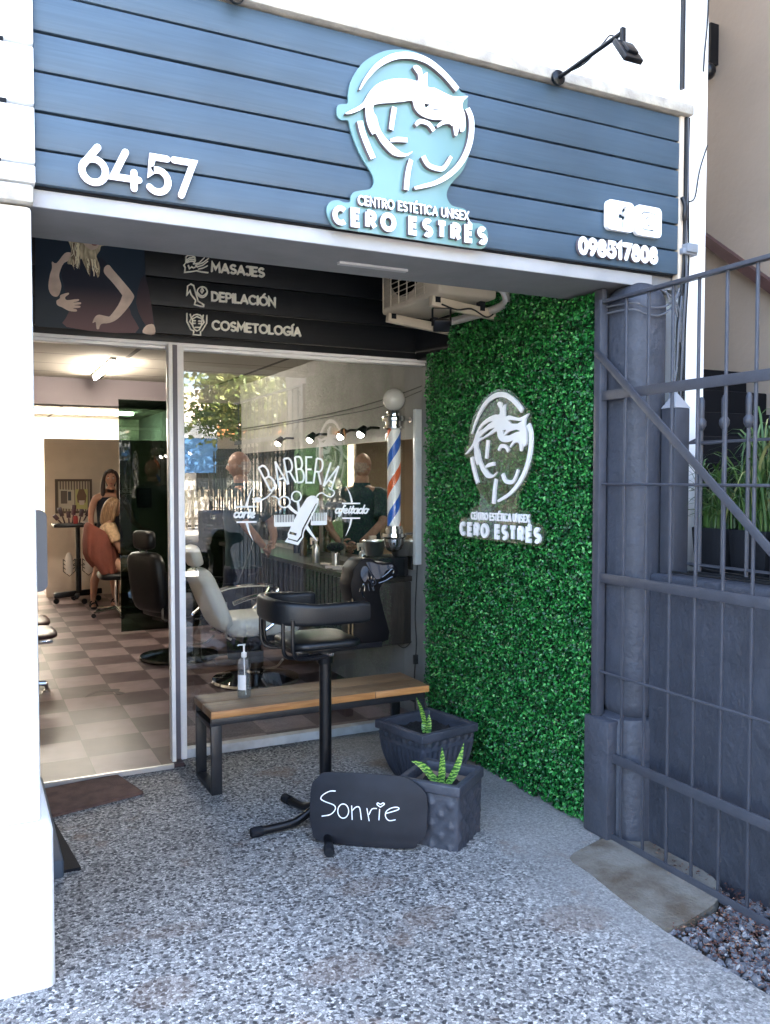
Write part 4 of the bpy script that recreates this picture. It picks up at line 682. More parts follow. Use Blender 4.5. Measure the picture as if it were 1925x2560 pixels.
m = M(); m.tube([(0, 0, .21), (.004, 0, .1), (.01, 0, .01)], .003); m.build('dip_tube', mat('dip_tube', (.6, .62, .63), .4), bo)
m = M(); vs = [(.0378 * math.cos(R(a)), .0378 * math.sin(R(a)), z) for z in (.045, .125) for a in range(195, 275, 8)]; k = len(vs) // 2; m.add(vs, [(i, i + 1, k + i + 1, k + i) for i in range(k - 1)]); m.build('label', mat('white_label', (.75, .76, .78), .5), bo)
# children's barber stool with horse head --------------------------------------
ho = thing('horse_stool', 'black child barber stool with horse head on a tall steel post', 'stool', (1.47, 3.6, 0))
PX, PY = 1.47, 3.60
m = M(); m.tube([(PX, PY, .05), (PX, PY, .80)], .0285, 20); m.lathe([(.036, .75), (.038, .755), (.038, .80), (.06, .806), (.06, .815)], (PX, PY, 0), 20); m.build('post', BLACKM, ho)
m = M(); m.tube([(PX - .01, PY - .005, .79), (PX + .012, PY - .03, .80), (PX + .02, PY - .02, .83), (PX - .03, PY - .03, .82)], [.018, .024, .02, .012], 7); m.build('plastic_wrapping', glassy('crumpled_clear_wrap', (.8, .8, .8), 1.5, .15, 3., haze=(.25, (.5, .5, .5))), ho)
for k_, (a, L) in enumerate(((182, .36), (250, .37), (322, .36), (36, .36), (106, .33))):
    ca, sa = math.cos(R(a)), math.sin(R(a)); p = lambda r, z: (PX + ca * r, PY + sa * r, z)
    m = M(); m.tube(smooth3([p(.02, .075), p(.07, .07), p(.12, .045), p(.18, .027), p(L, .024)], 4), .019, 12); lg = m.build('leg', BLACKM, ho)
    m = M(); m.tube([p(L - .05, .024), p(L - .001, .024), p(L + .004, .024)], [.0225, .0225, .019], 12); m.build('end_cap', RUBBER, lg)
# seat: rounded square pad
m = M(); o_ = rrect(1.268, 1.60, 3.44, 3.79, .07, 6); fr0 = ((0, 0, 0), (1, 0, 0), (0, 1, 0), (0, 0, 1))
lay = [(.94, .842), (.99, .848), (1., .858), (.99, .868), (.93, .876), (.6, .884), (.2, .886)]; cx_, cy_ = 1.434, 3.615
vs = [(cx_ + (q[0] - cx_) * s_, cy_ + (q[1] - cy_) * s_, z) for s_, z in lay for q in o_]; k = len(o_)
m.add(vs, [(i * k + j, i * k + (j + 1) % k, (i + 1) * k + (j + 1) % k, (i + 1) * k + j) for i in range(len(lay) - 1) for j in range(k)] + [tuple((len(lay) - 1) * k + j for j in range(k)), tuple(range(k))[::-1]])
m.build('seat', LEATHER, ho, sm=50)
m = M(); m.box(1.30, 1.72, 3.51, 3.545, .815, .84); m.box(1.30, 1.72, 3.66, 3.695, .815, .84); m.box(1.28, 1.34, 3.47, 3.76, .818, .8395); m.build('seat_frame', BLACKM, ho, bev=.004)
# U-shaped padded arm rest
path = [(1.60, 3.405), (1.45, 3.405), (1.33, 3.408), (1.25, 3.435), (1.205, 3.50), (1.195, 3.61), (1.205, 3.72), (1.25, 3.785), (1.33, 3.812), (1.42, 3.815), (1.50, 3.815)]
PP, _ = catmull([Vector(p) for p in path], [0] * len(path), 4); prof = rrect(-.022, .022, -.048, .048, .019, 4); vs = []; k = len(prof); nn = len(PP)
for i, p in enumerate(PP):
    d = (PP[min(i + 1, nn - 1)] - PP[max(i - 1, 0)]).normalized(); nrm = Vector((-d.y, d.x)); sc_ = 1 if 0 < i < nn - 1 else .86
    back = max(0, (1.36 - p.x) / .17); hgt = 1 + .12 * back
    for q in prof: vs.append((p.x + nrm.x * q[0] * sc_, p.y + nrm.y * q[0] * sc_, 1.005 + .012 * back + q[1] * sc_ * hgt))
m = M(); m.add(vs, [(i * k + j, i * k + (j + 1) % k, (i + 1) * k + (j + 1) % k, (i + 1) * k + j) for i in range(nn - 1) for j in range(k)] + [tuple(range(k))[::-1], tuple((nn - 1) * k + j for j in range(k))]); m.build('arm_rest', LEATHER, ho, sm=60, bev=0)
for yy_, s_ in ((3.415, 1), (3.455, 1), (3.765, -1), (3.805, -1)):
    x0 = 1.245 if yy_ in (3.415, 3.805) else 1.215
    m = M(); m.tube(smooth3([(x0, yy_, .99), (x0, yy_, .88), (x0 + .012, yy_ + .005 * s_, .83), (x0 + .06, yy_ + .02 * s_, .812), (x0 + .17, yy_ + .03 * s_, .812)], 4), .009, 8); m.build('support_rod', BLACKM, ho)
# horse head: thick cut-out with rounded cheeks
hp = [(1.587, .848), (1.586, 1.0), (1.57, 1.06), (1.563, 1.091), (1.562, 1.12), (1.573, 1.155), (1.577, 1.183), (1.594, 1.207), (1.612, 1.224), (1.637, 1.231), (1.669, 1.226), (1.692, 1.211), (1.715, 1.206), (1.759, 1.204), (1.789, 1.195), (1.803, 1.172), (1.804, 1.151), (1.789, 1.137), (1.759, 1.129), (1.735, 1.119), (1.72, 1.105), (1.709, 1.085), (1.711, 1.05), (1.73, .976), (1.752, .846)]
hp = smooth2(hp, 3); fh_ = ((0, 3.56, 0), (1, 0, 0), (0, 0, 1), (0, -1, 0))
m = M(); m.fill(hp, fh_, .045, -.085, back=True); hh = m.build('horse_head', mat('black_gloss_plastic', (.0015, .0015, .002), .4, spec=.12), ho, bev=.012, seg=3, sm=50)
m = M(); fo = ((0, 3.5135, 0), (1, 0, 0), (0, 0, 1), (0, -1, 0))
hs_ = lambda pts: [(1.5563 + p[0] * .000226, 1.2645 - p[1] * .000231) for p in pts]
for s_ in ([(400, 340), (450, 420), (480, 500), (470, 570)], [(500, 420), (520, 560)], [(545, 560), (550, 460), (590, 400), (680, 370)], [(610, 540), (620, 470), (680, 430), (700, 470), (650, 510)], [(720, 540), (860, 450), (930, 380)], [(640, 650), (800, 610), (900, 560), (960, 540)],
           [(930, 400), (960, 380), (990, 420), (970, 470), (940, 450)], [(270, 530), (290, 460), (360, 450), (410, 500), (400, 570)], [(330, 400), (300, 440)], [(280, 690), (310, 640), (330, 700), (320, 790)], [(210, 800), (230, 720)], [(260, 800), (290, 880), (320, 920)], [(400, 560), (460, 600)], [(430, 790), (400, 640)], [(520, 790), (490, 710)], [(540, 790), (520, 710)]):
    q_ = [(p[0], 3.5135, p[1]) for p in hs_(s_)]; m.tube(smooth3(q_, 3) if len(q_) > 2 else q_, .0038, 8)
m.ribbon(hs_([(515 + 52 * math.cos(t * .5236), 625 + 56 * math.sin(t * .5236)) for t in range(13)]), .006, fo, .007, closed=True); m.ball((1.5563 + 515 * .000226, 3.512, 1.2645 - 625 * .000231), (.006, .004, .006))
m.build('relief_ornament', mat('black_mirror_gloss', (.006, .007, .010), .06, spec=.9, coat=.6), hh)
m = M()
for loop in ([(1.70, 1.137), (1.735, 1.172), (1.775, 1.187), (1.77, 1.198), (1.72, 1.197), (1.69, 1.203), (1.665, 1.214), (1.635, 1.214), (1.66, 1.165), (1.68, 1.135)], smooth2([(1.605, 1.16), (1.62, 1.195), (1.645, 1.19), (1.64, 1.15), (1.62, 1.125)], 3)):
    n0 = len(m.v); m.fill(loop, fo, .0016); zs = [p[1] for p in loop]; z0, z1 = min(zs), max(zs)
    for i in range(n0, n0 + len(loop)): v = m.v[i]; m.v[i] = (v[0], v[1] - .020 * (z1 - v[2]) / (z1 - z0), v[2])
m.build('glossy_cheek', mat('black_cheek_gloss', (.01, .014, .022), .04, spec=1., coat=1.), hh)
m = M()
for y_, z0, z1, w in ((3.60, .872, 1.03, .012), (3.585, 1.02, 1.03, .02), (3.60, .853, .87, .03)):
    m.box(1.5735, 1.5765, y_ - w / 2 - .03, y_ + w / 2 - .03, z0, z1)
m.box(1.5745, 1.5765, 3.523, 3.534, .86, 1.09); m.build('worn_edge', mat('worn_gold_edge', (.42, .29, .15), .45, col2=(.05, .035, .025), vscale=40), hh)
# planters --------------------------------------------------------------------
def square_pot(name, label, loc, rz, H, half, disp, rim, inner, soil_z, inner_mat, seg=36, lev=26):
    t = thing(name, label, 'planter', loc, rz, 'grey square planters by the stool', world=False)
    m = M(); vs = []; cols = seg * 4
    for i in range(lev + 1):
        z = H * i / lev; h = half(i / lev)
        for s_ in range(4):
            r_ = rotz(math.pi / 2 * s_)
            for j in range(seg):
                u = -1 + 2 * j / seg; dd = disp(u, i / lev); e = 1 - max(0, abs(u) - .94) / .06 * .018
                vs.append(r_ @ Vector((u * h * e, -(h * e + dd), z)))
    m.add(vs, [(i * cols + j, i * cols + (j + 1) % cols, (i + 1) * cols + (j + 1) % cols, (i + 1) * cols + j) for i in range(lev) for j in range(cols)] + [tuple(range(cols))[::-1]])
    m.build('body', POT, t, sm=50)
    hr, hi = rim, inner; m = M(); z0 = H - .002
    for s_ in range(4):
        r_ = rotz(math.pi / 2 * s_)
        q = [(-hr, -hr, z0), (hr, -hr, z0), (hi, -hi, z0), (-hi, -hi, z0), (-hr, -hr, z0 - .045), (hr, -hr, z0 - .045), (hi, -hi, z0 - .05), (-hi, -hi, z0 - .05)]
        m.add([r_ @ Vector(p) for p in q], [(0, 1, 2, 3), (4, 5, 1, 0), (3, 2, 6, 7), (4, 7, 6, 5)])
    m.build('rim', POT, t, bev=.006, seg=3, merge=.0005)
    m = M(); hs = hi + .004; zb = soil_z
    for s_ in range(4):
        r_ = rotz(math.pi / 2 * s_); m.add([r_ @ Vector(p) for p in ((-hs, -hs, z0 - .012), (hs, -hs, z0 - .012), (hs * .93, -hs * .93, zb - .02), (-hs * .93, -hs * .93, zb - .02))], [(3, 2, 1, 0)])
    m.build('inside', inner_mat, t)
    m = M(); g_ = 16; vs = [((-1 + 2 * i / g_) * hs * .96, (-1 + 2 * j / g_) * hs * .96, zb + random.uniform(-.008, .008)) for j in range(g_ + 1) for i in range(g_ + 1)]
    m.add(vs, [(j * (g_ + 1) + i, j * (g_ + 1) + i + 1, (j + 1) * (g_ + 1) + i + 1, (j + 1) * (g_ + 1) + i) for j in range(g_) for i in range(g_)]); m.build('soil', SOIL, t)
    return t
def d_small(u, t):
    if t > .80 or abs(u) > .93: return 0
    return .011 * max(0, math.sin(u * 10 + t * 19)) * max(0, math.sin(u * 10 - t * 19 + 1.2)) ** .6 + .0035 * abs(math.sin(u * 10 - t * 19))
small = square_pot('planter', 'smaller grey square planter with woven relief behind the chalkboard', (1.885, 3.252, 0), R(37), .285, lambda t: .138 + .006 * t, d_small, .15, .118, .215, POTIN)
def h_big(t): return .125 + .055 * math.sin(min(1, t / .72) * math.pi / 2) if t < .72 else .180
def d_big(u, t):
    if t < .66: return .0075 * abs(math.sin((u + 1) * math.pi * 5.0)) * min(1, t * 8) * (1 if abs(u) < .97 else 0)
    if t < .70: return .006
    if t < .86: q = (u * 3.5) % 1; return .009 * math.exp(-(((q - .5) / .2) ** 2 + ((t - .78) / .05) ** 2))
    return .004
big = square_pot('planter', 'larger grey square planter with fluted bulging sides in front of the hedge', (2.19, 3.935, 0), R(11.6), .30, h_big, d_big, .198, .163, .245, POT, seg=44, lev=36)
def blade_mesh(m, base, tip, w, bend, tw=.0, n=9, fold=.25, sd=None):
    b, t = V3(base), V3(tip); ax = t - b; side = ax.cross(Vector((0, 0, 1)) if abs(ax.normalized().z) < .95 else Vector((math.cos(tw), math.sin(tw), 0))).normalized(); side = Matrix.Rotation(tw, 3, ax.normalized()) @ side
    if sd is not None: side = (V3(sd) - ax.normalized() * V3(sd).dot(ax.normalized())).normalized()
    nrm = side.cross(ax).normalized(); vs = []
    for i in range(n + 1):
        u = i / n; c = b + ax * u + V3(bend) * (u * (1 - u) * 4) ; ww = w * (.55 + .45 * math.sin(u * math.pi * .75 + .3)) * (1 - u ** 4) + .0004
        vs += [c - side * ww + nrm * ww * fold, c, c + side * ww + nrm * ww * fold]
    m.add(vs, [(i * 3 + j, i * 3 + j + 1, i * 3 + j + 4, i * 3 + j + 3) for i in range(n) for j in range(2)])
def mat_snake():
    m = mat('snake_plant_leaf', (.06, .2, .03), .4); n, l, b = nodes(m); tc = n.new('ShaderNodeTexCoord'); w = n.new('ShaderNodeTexWave'); w.bands_direction = 'Z'; w.inputs['Scale'].default_value = 22; w.inputs['Distortion'].default_value = 6; w.inputs['Detail Scale'].default_value = 3
    l.new(tc.outputs['Object'], w.inputs['Vector']); r = ramp(n, [(.2, (.015, .07, .012)), (.6, (.07, .22, .03)), (.95, (.25, .40, .07))]); l.new(w.outputs['Fac'], r.inputs[0]); l.new(r.outputs[0], b.inputs['Base Color']); return m
SNAKE = mat_snake()
def snake(label, loc, blades):
    t = thing('snake_plant', label, 'plant', loc, 0, 'snake plants in the grey planters', world=False)
    for tip, w, bend in blades:
        m = M(); blade_mesh(m, (random.uniform(-.012, .012), random.uniform(-.012, .012), -.01), tip, w, bend, sd=(.9, random.uniform(-.9, .1), 0)); m.build('leaf', SNAKE, t, sm=60)
snake('snake plant with three striped leaves in the smaller planter', (1.872, 3.238, .215), [((-.12, .05, .125), .017, (0, 0, .035)), ((.01, .0, .185), .018, (.006, 0, 0)), ((.10, -.04, .205), .017, (.012, 0, -.02)), ((-.06, .02, .09), .015, (0, 0, .01)), ((.035, .02, .10), .014, (0, 0, 0))])
snake('snake plant with one tall and one short leaf in the larger planter', (2.175, 3.90, .245), [((-.065, .0, .20), .013, (.014, 0, .0)), ((.012, .0, .10), .016, (0, 0, 0)), ((.0, .02, .085), .013, (-.01, 0, 0))])
# chalkboard --------------------------------------------------------------------
bl, be_, bv, bn = [Vector(q) for q in TR['boardframe']]
if bn.y > 0: bn = -bn
cb = thing('chalkboard', 'black rounded chalkboard reading Sonrie leaning against the smaller planter', 'chalkboard', tuple(bl))
out = smooth2(TR['boardout'], 4)
mz = min(p[1] for p in out); sh = Vector((0, 0, 0)) - bv * mz
frb = (bl + sh, be_, bv, bn)
frb = (frb[0] + bn * .022, *frb[1:])
m = M(); m.fill(out, frb, .0, -.011, back=True); m.build('board', [BOARD], cb, sm=30, bev=.0015)
for grp in ((0,), (1,), (2, 3), (4, 5), (6, 7), (8,)):
    m = M()
    for q in grp: s_ = TR['chalk'][q]; m.ribbon([(p[0], p[1]) for p in s_], .0042, frb, .0006, smooth=4 if len(s_) > 2 else 0)
    m.build('chalk_letter', CHALK, cb, sm=0)
m = M()
for i in range(8): a = (random.uniform(-.03, .42), random.uniform(.03, .28)); m.ribbon([a, (a[0] + random.uniform(-.004, .004), a[1] + random.uniform(-.004, .004))], .0006, frb, .0004)
pass
# door mat
m = M(); fm = ((0, 0, 0), (1, 0, 0), (0, 1, 0), (0, 0, 1)); m.fill([(.338, 4.222), (.772, 4.335), (.695, 4.655), (.325, 4.60)], fm, .014, .001, back=True)
tag(m.build('doormat', mat('coir', (.17, .095, .07), .95, col2=(.10, .056, .044), vscale=14, bump=1., bscale=160), bev=.003), 'worn brown coir doormat in front of the open doorway', 'doormat')
# gate --------------------------------------------------------------------------
ga = thing('iron_gate', 'dark grey iron bar gate with diagonal brace folded against the side wall', 'gate', (2.54, 2.4, 0))
GX = 2.54; Y0, Y1 = 2.975, .95
m = M(); m.box(GX - .022, GX + .02, 2.955, 2.995, .50, 2.385); m.build('hinge_stile', IRON, ga, bev=.002)
m = M(); m.box(GX - .02, GX + .02, 2.885, 2.92, .0, .497); m.box(GX - .018, GX + .018, 2.9205, 2.99, .49, .51); m.build('lower_stile', IRON, ga, bev=.002)
for nm, z, hh_, ya in (('top_rail', 2.375, .014, Y0), ('rail', 1.963, .042, Y0), ('rail', 1.156, .042, Y0), ('rail', .368, .042, 2.90), ('bottom_rail', .012, .036, 2.90)):
    m = M(); m.box(GX - .013, GX - .005, Y1, ya, z - hh_ / 2, z + hh_ / 2) if nm != 'top_rail' else m.box(GX - .016, GX + .016, Y1, ya, z - .008, z + .008); m.build(nm, IRON, ga, bev=.0015)
for z, ya in ((1.573, Y0), (.733, Y0)):
    m = M(); m.tube([(GX - .004, Y1, z - .0), (GX - .004, ya, z)], .006, 8); m.build('cross_rod', IRON, ga)
m = M(); m.bar((GX - .022, 2.985, 2.165), (GX - .022, .95, .375), .034, .008, up=(0, 0, 1)); m.build('diagonal_brace', IRON, ga, bev=.0015)
m = M(); yb = 2.819; bars = []
while yb > .98: bars.append(yb); yb -= .1345
for y in bars:
    m = M(); m.box(GX - .0045, GX + .0075, y - .006, y + .006, .02, 2.37); m.build('bar', IRON, ga, bev=.0035, seg=2)
m = M(); m.box(2.50, 2.565, 2.86, 3.02, .0, .53); tag(m.build('post_base', SLATE, bev=.008), 'square slate grey base block between hedge and iron gate', 'post base')
m = M(); m.box(2.545, 2.572, 2.975, 3.03, .531, 2.44); tag(m.build('gate_post', IRON, bev=.003), 'dark grey steel gate post at the front edge of the hedge', 'post')
# ================================================================ RIGHT SIDE: FENCE, POTS, PIPES, CABLES
po_ = thing('fence_post', 'square steel fence post with pyramid cap on the boundary wall', 'post', (2.76, 2.745, 1.185))
m = M(); m.box(2.715, 2.80, 2.705, 2.785, 1.186, 1.90); m.build('shaft', IRON, po_, bev=.003)
m = M(); c = (2.7575, 2.745, 1.975); q = [(2.713, 2.703, 1.901), (2.802, 2.703, 1.901), (2.802, 2.787, 1.901), (2.713, 2.787, 1.901), c]; m.add(q, [(0, 1, 4), (1, 2, 4), (2, 3, 4), (3, 0, 4), (3, 2, 1, 0)]); m.build('cap', mat('pale_grey_metal', (.30, .30, .31), .5), po_, sm=0)  # cap is paler than the shaft
fe = thing('picket_fence', 'grey iron picket fence with collared finials on top of the boundary wall', 'fence', (2.8, 2.0, 1.185))
y = 2.64
while y > -.9:
    m = M(); m.tube([(2.80, y, 1.186), (2.80, y, 1.93)], .0085, 8); m.lathe([(.0085, 1.80), (.013, 1.805), (.021, 1.822), (.021, 1.838), (.012, 1.852), (.0125, 1.858), (.0125, 1.925), (.008, 1.94), (0, 1.943)], (2.80, y, 0), 12); m.build('picket', IRON, fe); y -= .1215
m = M(); m.box(2.794, 2.806, -.9, 2.704, 1.745, 1.757); m.tube(smooth3([(2.80, 2.70, 1.755), (2.80, 2.66, 1.765), (2.795, 2.62, 1.745), (2.79, 2.5, 1.748)], 4), .005, 6); m.box(2.793, 2.807, -.9, 2.704, 1.225, 1.235); m.build('rail', IRON, fe)
GRASS = mat_leaf('strap_leaves', [(0, (.018, .05, .012)), (.5, (.04, .10, .02)), (.85, (.09, .16, .04)), (1, (.26, .24, .09))], .45)
for i, (ya, yb, lab) in enumerate(((2.565, 2.75, 'black plastic trough of strap leaved plants nearest the white wall corner'), (2.36, 2.55, 'black plastic trough of strap leaved plants with a white stick, at the right edge'), (2.10, 2.345, 'black plastic trough of strap leaved plants, cut by the right edge'))):
    tp = thing('trough', lab, 'planter', (2.94, (ya + yb) / 2, 1.186), 0, 'black troughs on the boundary wall')
    m = M(); z0, z1 = 1.187, 1.385; q = [(2.875, ya + .012), (3.005, ya + .012), (3.005, yb - .012), (2.875, yb - .012)]; q2 = [(2.865, ya), (3.02, ya), (3.02, yb), (2.865, yb)]; q3 = [(2.873, ya + .008), (3.012, ya + .008), (3.012, yb - .008), (2.873, yb - .008)]
    m.add([(*a, z0) for a in q] + [(*a, z1) for a in q2] + [(*a, z1) for a in q3] + [(*a, z1 - .03) for a in q3], [(3, 2, 1, 0)] + [(a, (a + 1) % 4, 4 + (a + 1) % 4, 4 + a) for a in range(4)] + [(4 + a, 4 + (a + 1) % 4, 8 + (a + 1) % 4, 8 + a) for a in range(4)] + [(8 + a, 8 + (a + 1) % 4, 12 + (a + 1) % 4, 12 + a) for a in range(4)])
    m.build('pot', RUBBER, tp, bev=.004)
    m = M(); m.box(2.874, 3.011, ya + .009, yb - .009, z1 - .06, z1 - .028); m.build('soil', SOIL, tp)
    m = M()
    for b_ in range(140):
        bx, by = random.uniform(2.89, 3.0), random.uniform(ya + .02, yb - .02); a = random.uniform(0, 6.28); L = random.uniform(.12, .42); h = random.uniform(.14, .50) * (1.15 if i else .75)
        blade_mesh(m, (bx, by, z1 - .035), (bx + math.cos(a) * L * .55, by + math.sin(a) * L * .6, z1 + h * random.uniform(.25, .9)), random.uniform(.003, .0065), (math.cos(a) * -.03, math.sin(a) * -.03, h * .38), tw=random.uniform(-1, 1), n=7)
    o = m.build('foliage', GRASS, tp, sm=60)
m = M(); m.tube([(2.89, 2.33, 1.20), (2.90, 2.20, 1.72)], .010, 8); tag(m.build('plant_stake', mat('white_pvc', (.75, .75, .73), .5)), 'thin white stick leaning among the strap leaves behind the gate', 'stick')
pp = thing('drain_pipe', 'cream plastic drain pipes with couplings at the white wall corner', 'pipe', (2.90, 2.82, 1.186))
m = M(); m.tube([(2.905, 2.83, 1.187), (2.905, 2.83, 1.70)], .014, 12); m.lathe([(.017, 1.45), (.017, 1.50)], (2.905, 2.83, 0), 12); m.build('pipe', PIPE, pp)
m = M(); m.tube(smooth3([(2.85, 2.82, 1.60), (2.85, 2.82, 1.42), (2.85, 2.82, 1.37), (2.87, 2.82, 1.352), (2.89, 2.824, 1.352)], 3), .011, 10); m.lathe([(.014, 1.44), (.014, 1.475)], (2.85, 2.82, 0), 12); m.build('elbow_pipe', PIPE, pp)
m = M()
for (pts, r) in (([(2.74, 2.78, 1.30), (2.80, 2.76, 1.24), (2.84, 2.6, 1.205), (2.84, 2.3, 1.20), (2.84, 1.9, 1.198)], .006), ([(2.70, 2.7, 1.20), (2.72, 2.5, 1.196), (2.74, 2.2, 1.197), (2.73, 1.8, 1.196)], .005), ([(2.76, 2.66, 1.2), (2.78, 2.4, 1.2), (2.77, 2.0, 1.2), (2.79, 1.7, 1.2)], .005)): m.tube(smooth3(pts, 4), r, 6)
tag(m.build('loose_cables', WIRE), 'black cables lying along the top of the boundary wall', 'cable')
cb_ = thing('cable_bundle', 'bundle of black and grey cables running down the white wall beside the fascia', 'cables', (2.89, 2.83, 1.3))
for i in range(6):
    dx, dy = (i % 3) * .009, (i // 3) * .010; w = lambda: random.uniform(-.006, .006)
    m = M(); m.tube(smooth3([(2.886 + dx, 2.842 - dy, 3.195), (2.888 + dx + w(), 2.842 - dy, 2.95), (2.885 + dx + w(), 2.840 - dy, 2.66), (2.872 + dx * 1.6 + w(), 2.835 - dy, 2.50), (2.848 + dx * 1.9 + w(), 2.828 - dy, 2.28), (2.836 + dx * 2 + w(), 2.82 - dy, 1.98), (2.828 + dx + w() * 2, 2.812 - dy, 1.6), (2.82 + dx, 2.805, 1.20)], 6), .0052 if i < 5 else .004, 6); m.build('cable', WIRE if i != 4 else GREYWIRE, cb_)
for pts in ([(2.555, 3.04, 2.36), (2.555, 2.80, 2.345), (2.60, 2.775, 2.33), (2.70, 2.775, 2.335), (2.78, 2.79, 2.37), (2.86, 2.83, 2.42)], [(2.556, 3.03, 2.33), (2.556, 2.81, 2.32), (2.61, 2.778, 2.30), (2.69, 2.776, 2.30), (2.77, 2.785, 2.345), (2.85, 2.825, 2.44)], [(2.66, 2.78, 2.42), (2.74, 2.77, 2.39), (2.80, 2.775, 2.33), (2.835, 2.80, 2.2)],
            [(2.84, 2.80, 2.40), (2.80, 2.775, 2.26), (2.785, 2.772, 2.06), (2.755, 2.775, 1.97), (2.75, 2.776, 1.90), (2.772, 2.775, 1.84), (2.79, 2.775, 1.82)], [(2.72, 2.775, 2.41), (2.745, 2.77, 2.36), (2.77, 2.772, 2.36), (2.79, 2.775, 2.30)]):
    m = M(); m.tube(smooth3(pts, 5), .0042, 6); m.build('cable', GREYWIRE, cb_)
m = M(); m.box(2.858, 2.945, 2.812, 2.846, 2.592, 2.618); m.box(2.872, 2.935, 2.80, 2.8465, 2.60, 2.638); m.build('junction_box', mat('grey_plastic_box', (.20, .22, .25), .45), cb_, bev=.003)
m = M(); m.tube(smooth3([(2.862, 2.826, 2.84), (2.868, 2.815, 2.80), (2.862, 2.812, 2.765), (2.872, 2.82, 2.74)], 3), .010, 7); m.build('taped_joint', WIRE, cb_)
m = M(); m.box(2.884, 2.896, 2.855, 2.874, 3.33, 4.2); m.build('conduit', GREYM, cb_)
m = M(); m.tube(smooth3([(3.02, 2.844, 4.0), (3.018, 2.842, 3.7), (3.0, 2.842, 3.5), (2.995, 2.842, 3.42)], 4), .0035, 6); m.tube(smooth3([(3.026, 2.842, 3.1), (2.98, 2.842, 2.98), (2.955, 2.842, 2.86), (2.91, 2.832, 2.83)], 4), .003, 6); m.build('thin_cable', WIRE, cb_)
# flood lights on arms ----------------------------------------------------------
def flood(label, x):
    t = thing('floodlight', label, 'floodlight', (x, 2.80, 3.20), 0, 'floodlights on arms above the fascia', world=False)
    m = M(); m.lathe([(.026, -.006), (.03, 0), (.03, .012), (.016, .018)], (0, .004, .002), 14, rot=rotx(R(90))); m.build('base', BLACKM, t)
    m = M(); m.tube([(0, .0, 0), (-.005, -.37, .005)], .0085, 10); m.build('arm', BLACKM, t)
    m = M(); m.tube(smooth3([(.008, -.02, .008), (.012, -.15, -.002), (.01, -.26, .026), (.016, -.29, .04), (.018, -.33, .01)], 4), .003, 6); m.build('lead', WIRE, t)
    m = M(); m.box(-.009, .009, -.383, -.367, -.042, .024); m.build('bracket', BLACKM, t, bev=.002)
    rt = rotx(R(-35)); m = M(); m.obox((0, -.402, -.072), (.082, .02, .11), rt); m.obox((0, -.412, -.066), (.05, .018, .055), rt); h = m.build('lamp_head', BLACKM, t, bev=.004)
    m = M(); m.obox(Vector((0, -.402, -.072)) + rt @ Vector((0, .0105, 0)), (.068, .002, .092), rt); m.build('lens', mat('lamp_lens', (.55, .52, .42), .2), h)
    return t
flood('black floodlight on a slim arm reaching out above the right half of the fascia', 2.155)
flood('black floodlight arm above the fascia, cut off by the top edge', .83)
# air conditioner ----------------------------------------------------------------
ac = thing('air_conditioner', 'beige outdoor air conditioner unit hung on brackets above the artificial hedge', 'air conditioner', (2.37, 4.05, 2.5))
ACM = mat('beige_painted_metal', (.50, .43, .33), .5, var=.08, vscale=6); ax0, ax1, ay0, ay1, az0, az1 = 2.15, 2.50, 3.74, 4.40, 2.53, 3.04
m = M(); m.box(ax0, ax1, ay0, ay1, az0, az1); m.build('casing', ACM, ac, bev=.018, seg=3)
gm = M(); cyl = [((ay0 + ay1) / 2 + .02, .20, 2.80)]
m = M(); m.lathe([(.0, .0), (.215, 0)], (ax0 - .002, 4.10, 2.80), 32, rot=roty(R(-90))); m.build('fan_opening', mat('dark_fan', (.012, .012, .014), .6), ac, sm=0)
m = M()
for i in range(17):
    z = 2.56 + i * .029; m.tube([(ax0 - .012, 3.86, z), (ax0 - .012, 4.36, z)], .0028, 5)
for i in range(6):
    y = 3.87 + i * .096; m.tube([(ax0 - .014, y, 2.55), (ax0 - .014, y, 3.04)], .0035, 5)
m.build('grille', ACM, ac)
m = M(); m.box(2.27, 2.485, ay0 - .016, ay0 - .001, 2.60, 2.70); m.build('valve_cover', ACM, ac, bev=.005)
for i in range(5):
    m = M(); m.lathe([(.008, 0), (.008, .004), (.003, .005)], (2.30 + i * .04, ay0 - .016, 2.64), 8, rot=rotx(R(90))); m.build('screw', STEEL, ac)
for y, zt in ((3.83, 2.508), (4.33, 2.508)):
    m = M(); m.obox((2.36, y, zt - .022 + .0), (.42, .036, .05), roty(R(6))); m.build('bracket_arm', ACM, ac, bev=.003)
    m = M(); m.box(2.17, 2.20, y - .02, y + .02, 2.50, 2.529); m.box(2.44, 2.47, y - .02, y + .02, 2.48, 2.529); m.build('rubber_foot', RUBBER, ac)
m = M(); m.tube(smooth3([(2.46, 3.72, 2.60), (2.53, 3.69, 2.62), (2.555, 3.70, 2.72), (2.55, 3.72, 2.9)], 5), .028, 12); m.tube(smooth3([(2.42, 3.71, 2.62), (2.50, 3.68, 2.56), (2.53, 3.74, 2.50), (2.45, 4.0, 2.47), (2.4, 4.2, 2.47)], 5), .022, 10); m.build('insulated_pipe', mat('silver_foil_wrap', (.55, .52, .48), .35, metal=.6, bump=.4, bscale=60), ac)
m = M(); m.tube(smooth3([(2.2, 3.8, 2.49), (2.28, 3.78, 2.465), (2.36, 3.77, 2.475), (2.45, 3.77, 2.44), (2.5, 3.78, 2.46)], 4), .0045, 6); m.build('lead', WIRE, ac)
sf = thing('small_floodlight', 'small black floodlight clipped under the air conditioner bracket', 'floodlight', (2.2, 3.80, 2.46))
m = M(); rt = rotz(R(-20)) @ rotx(R(35)); cc = Vector((2.205, 3.81, 2.385)); m.obox(cc, (.085, .03, .065), rt); m.obox(cc + rt @ Vector((0, .018, 0)), (.05, .02, .045), rt); m.build('lamp_head', BLACKM, sf, bev=.004)
m = M()
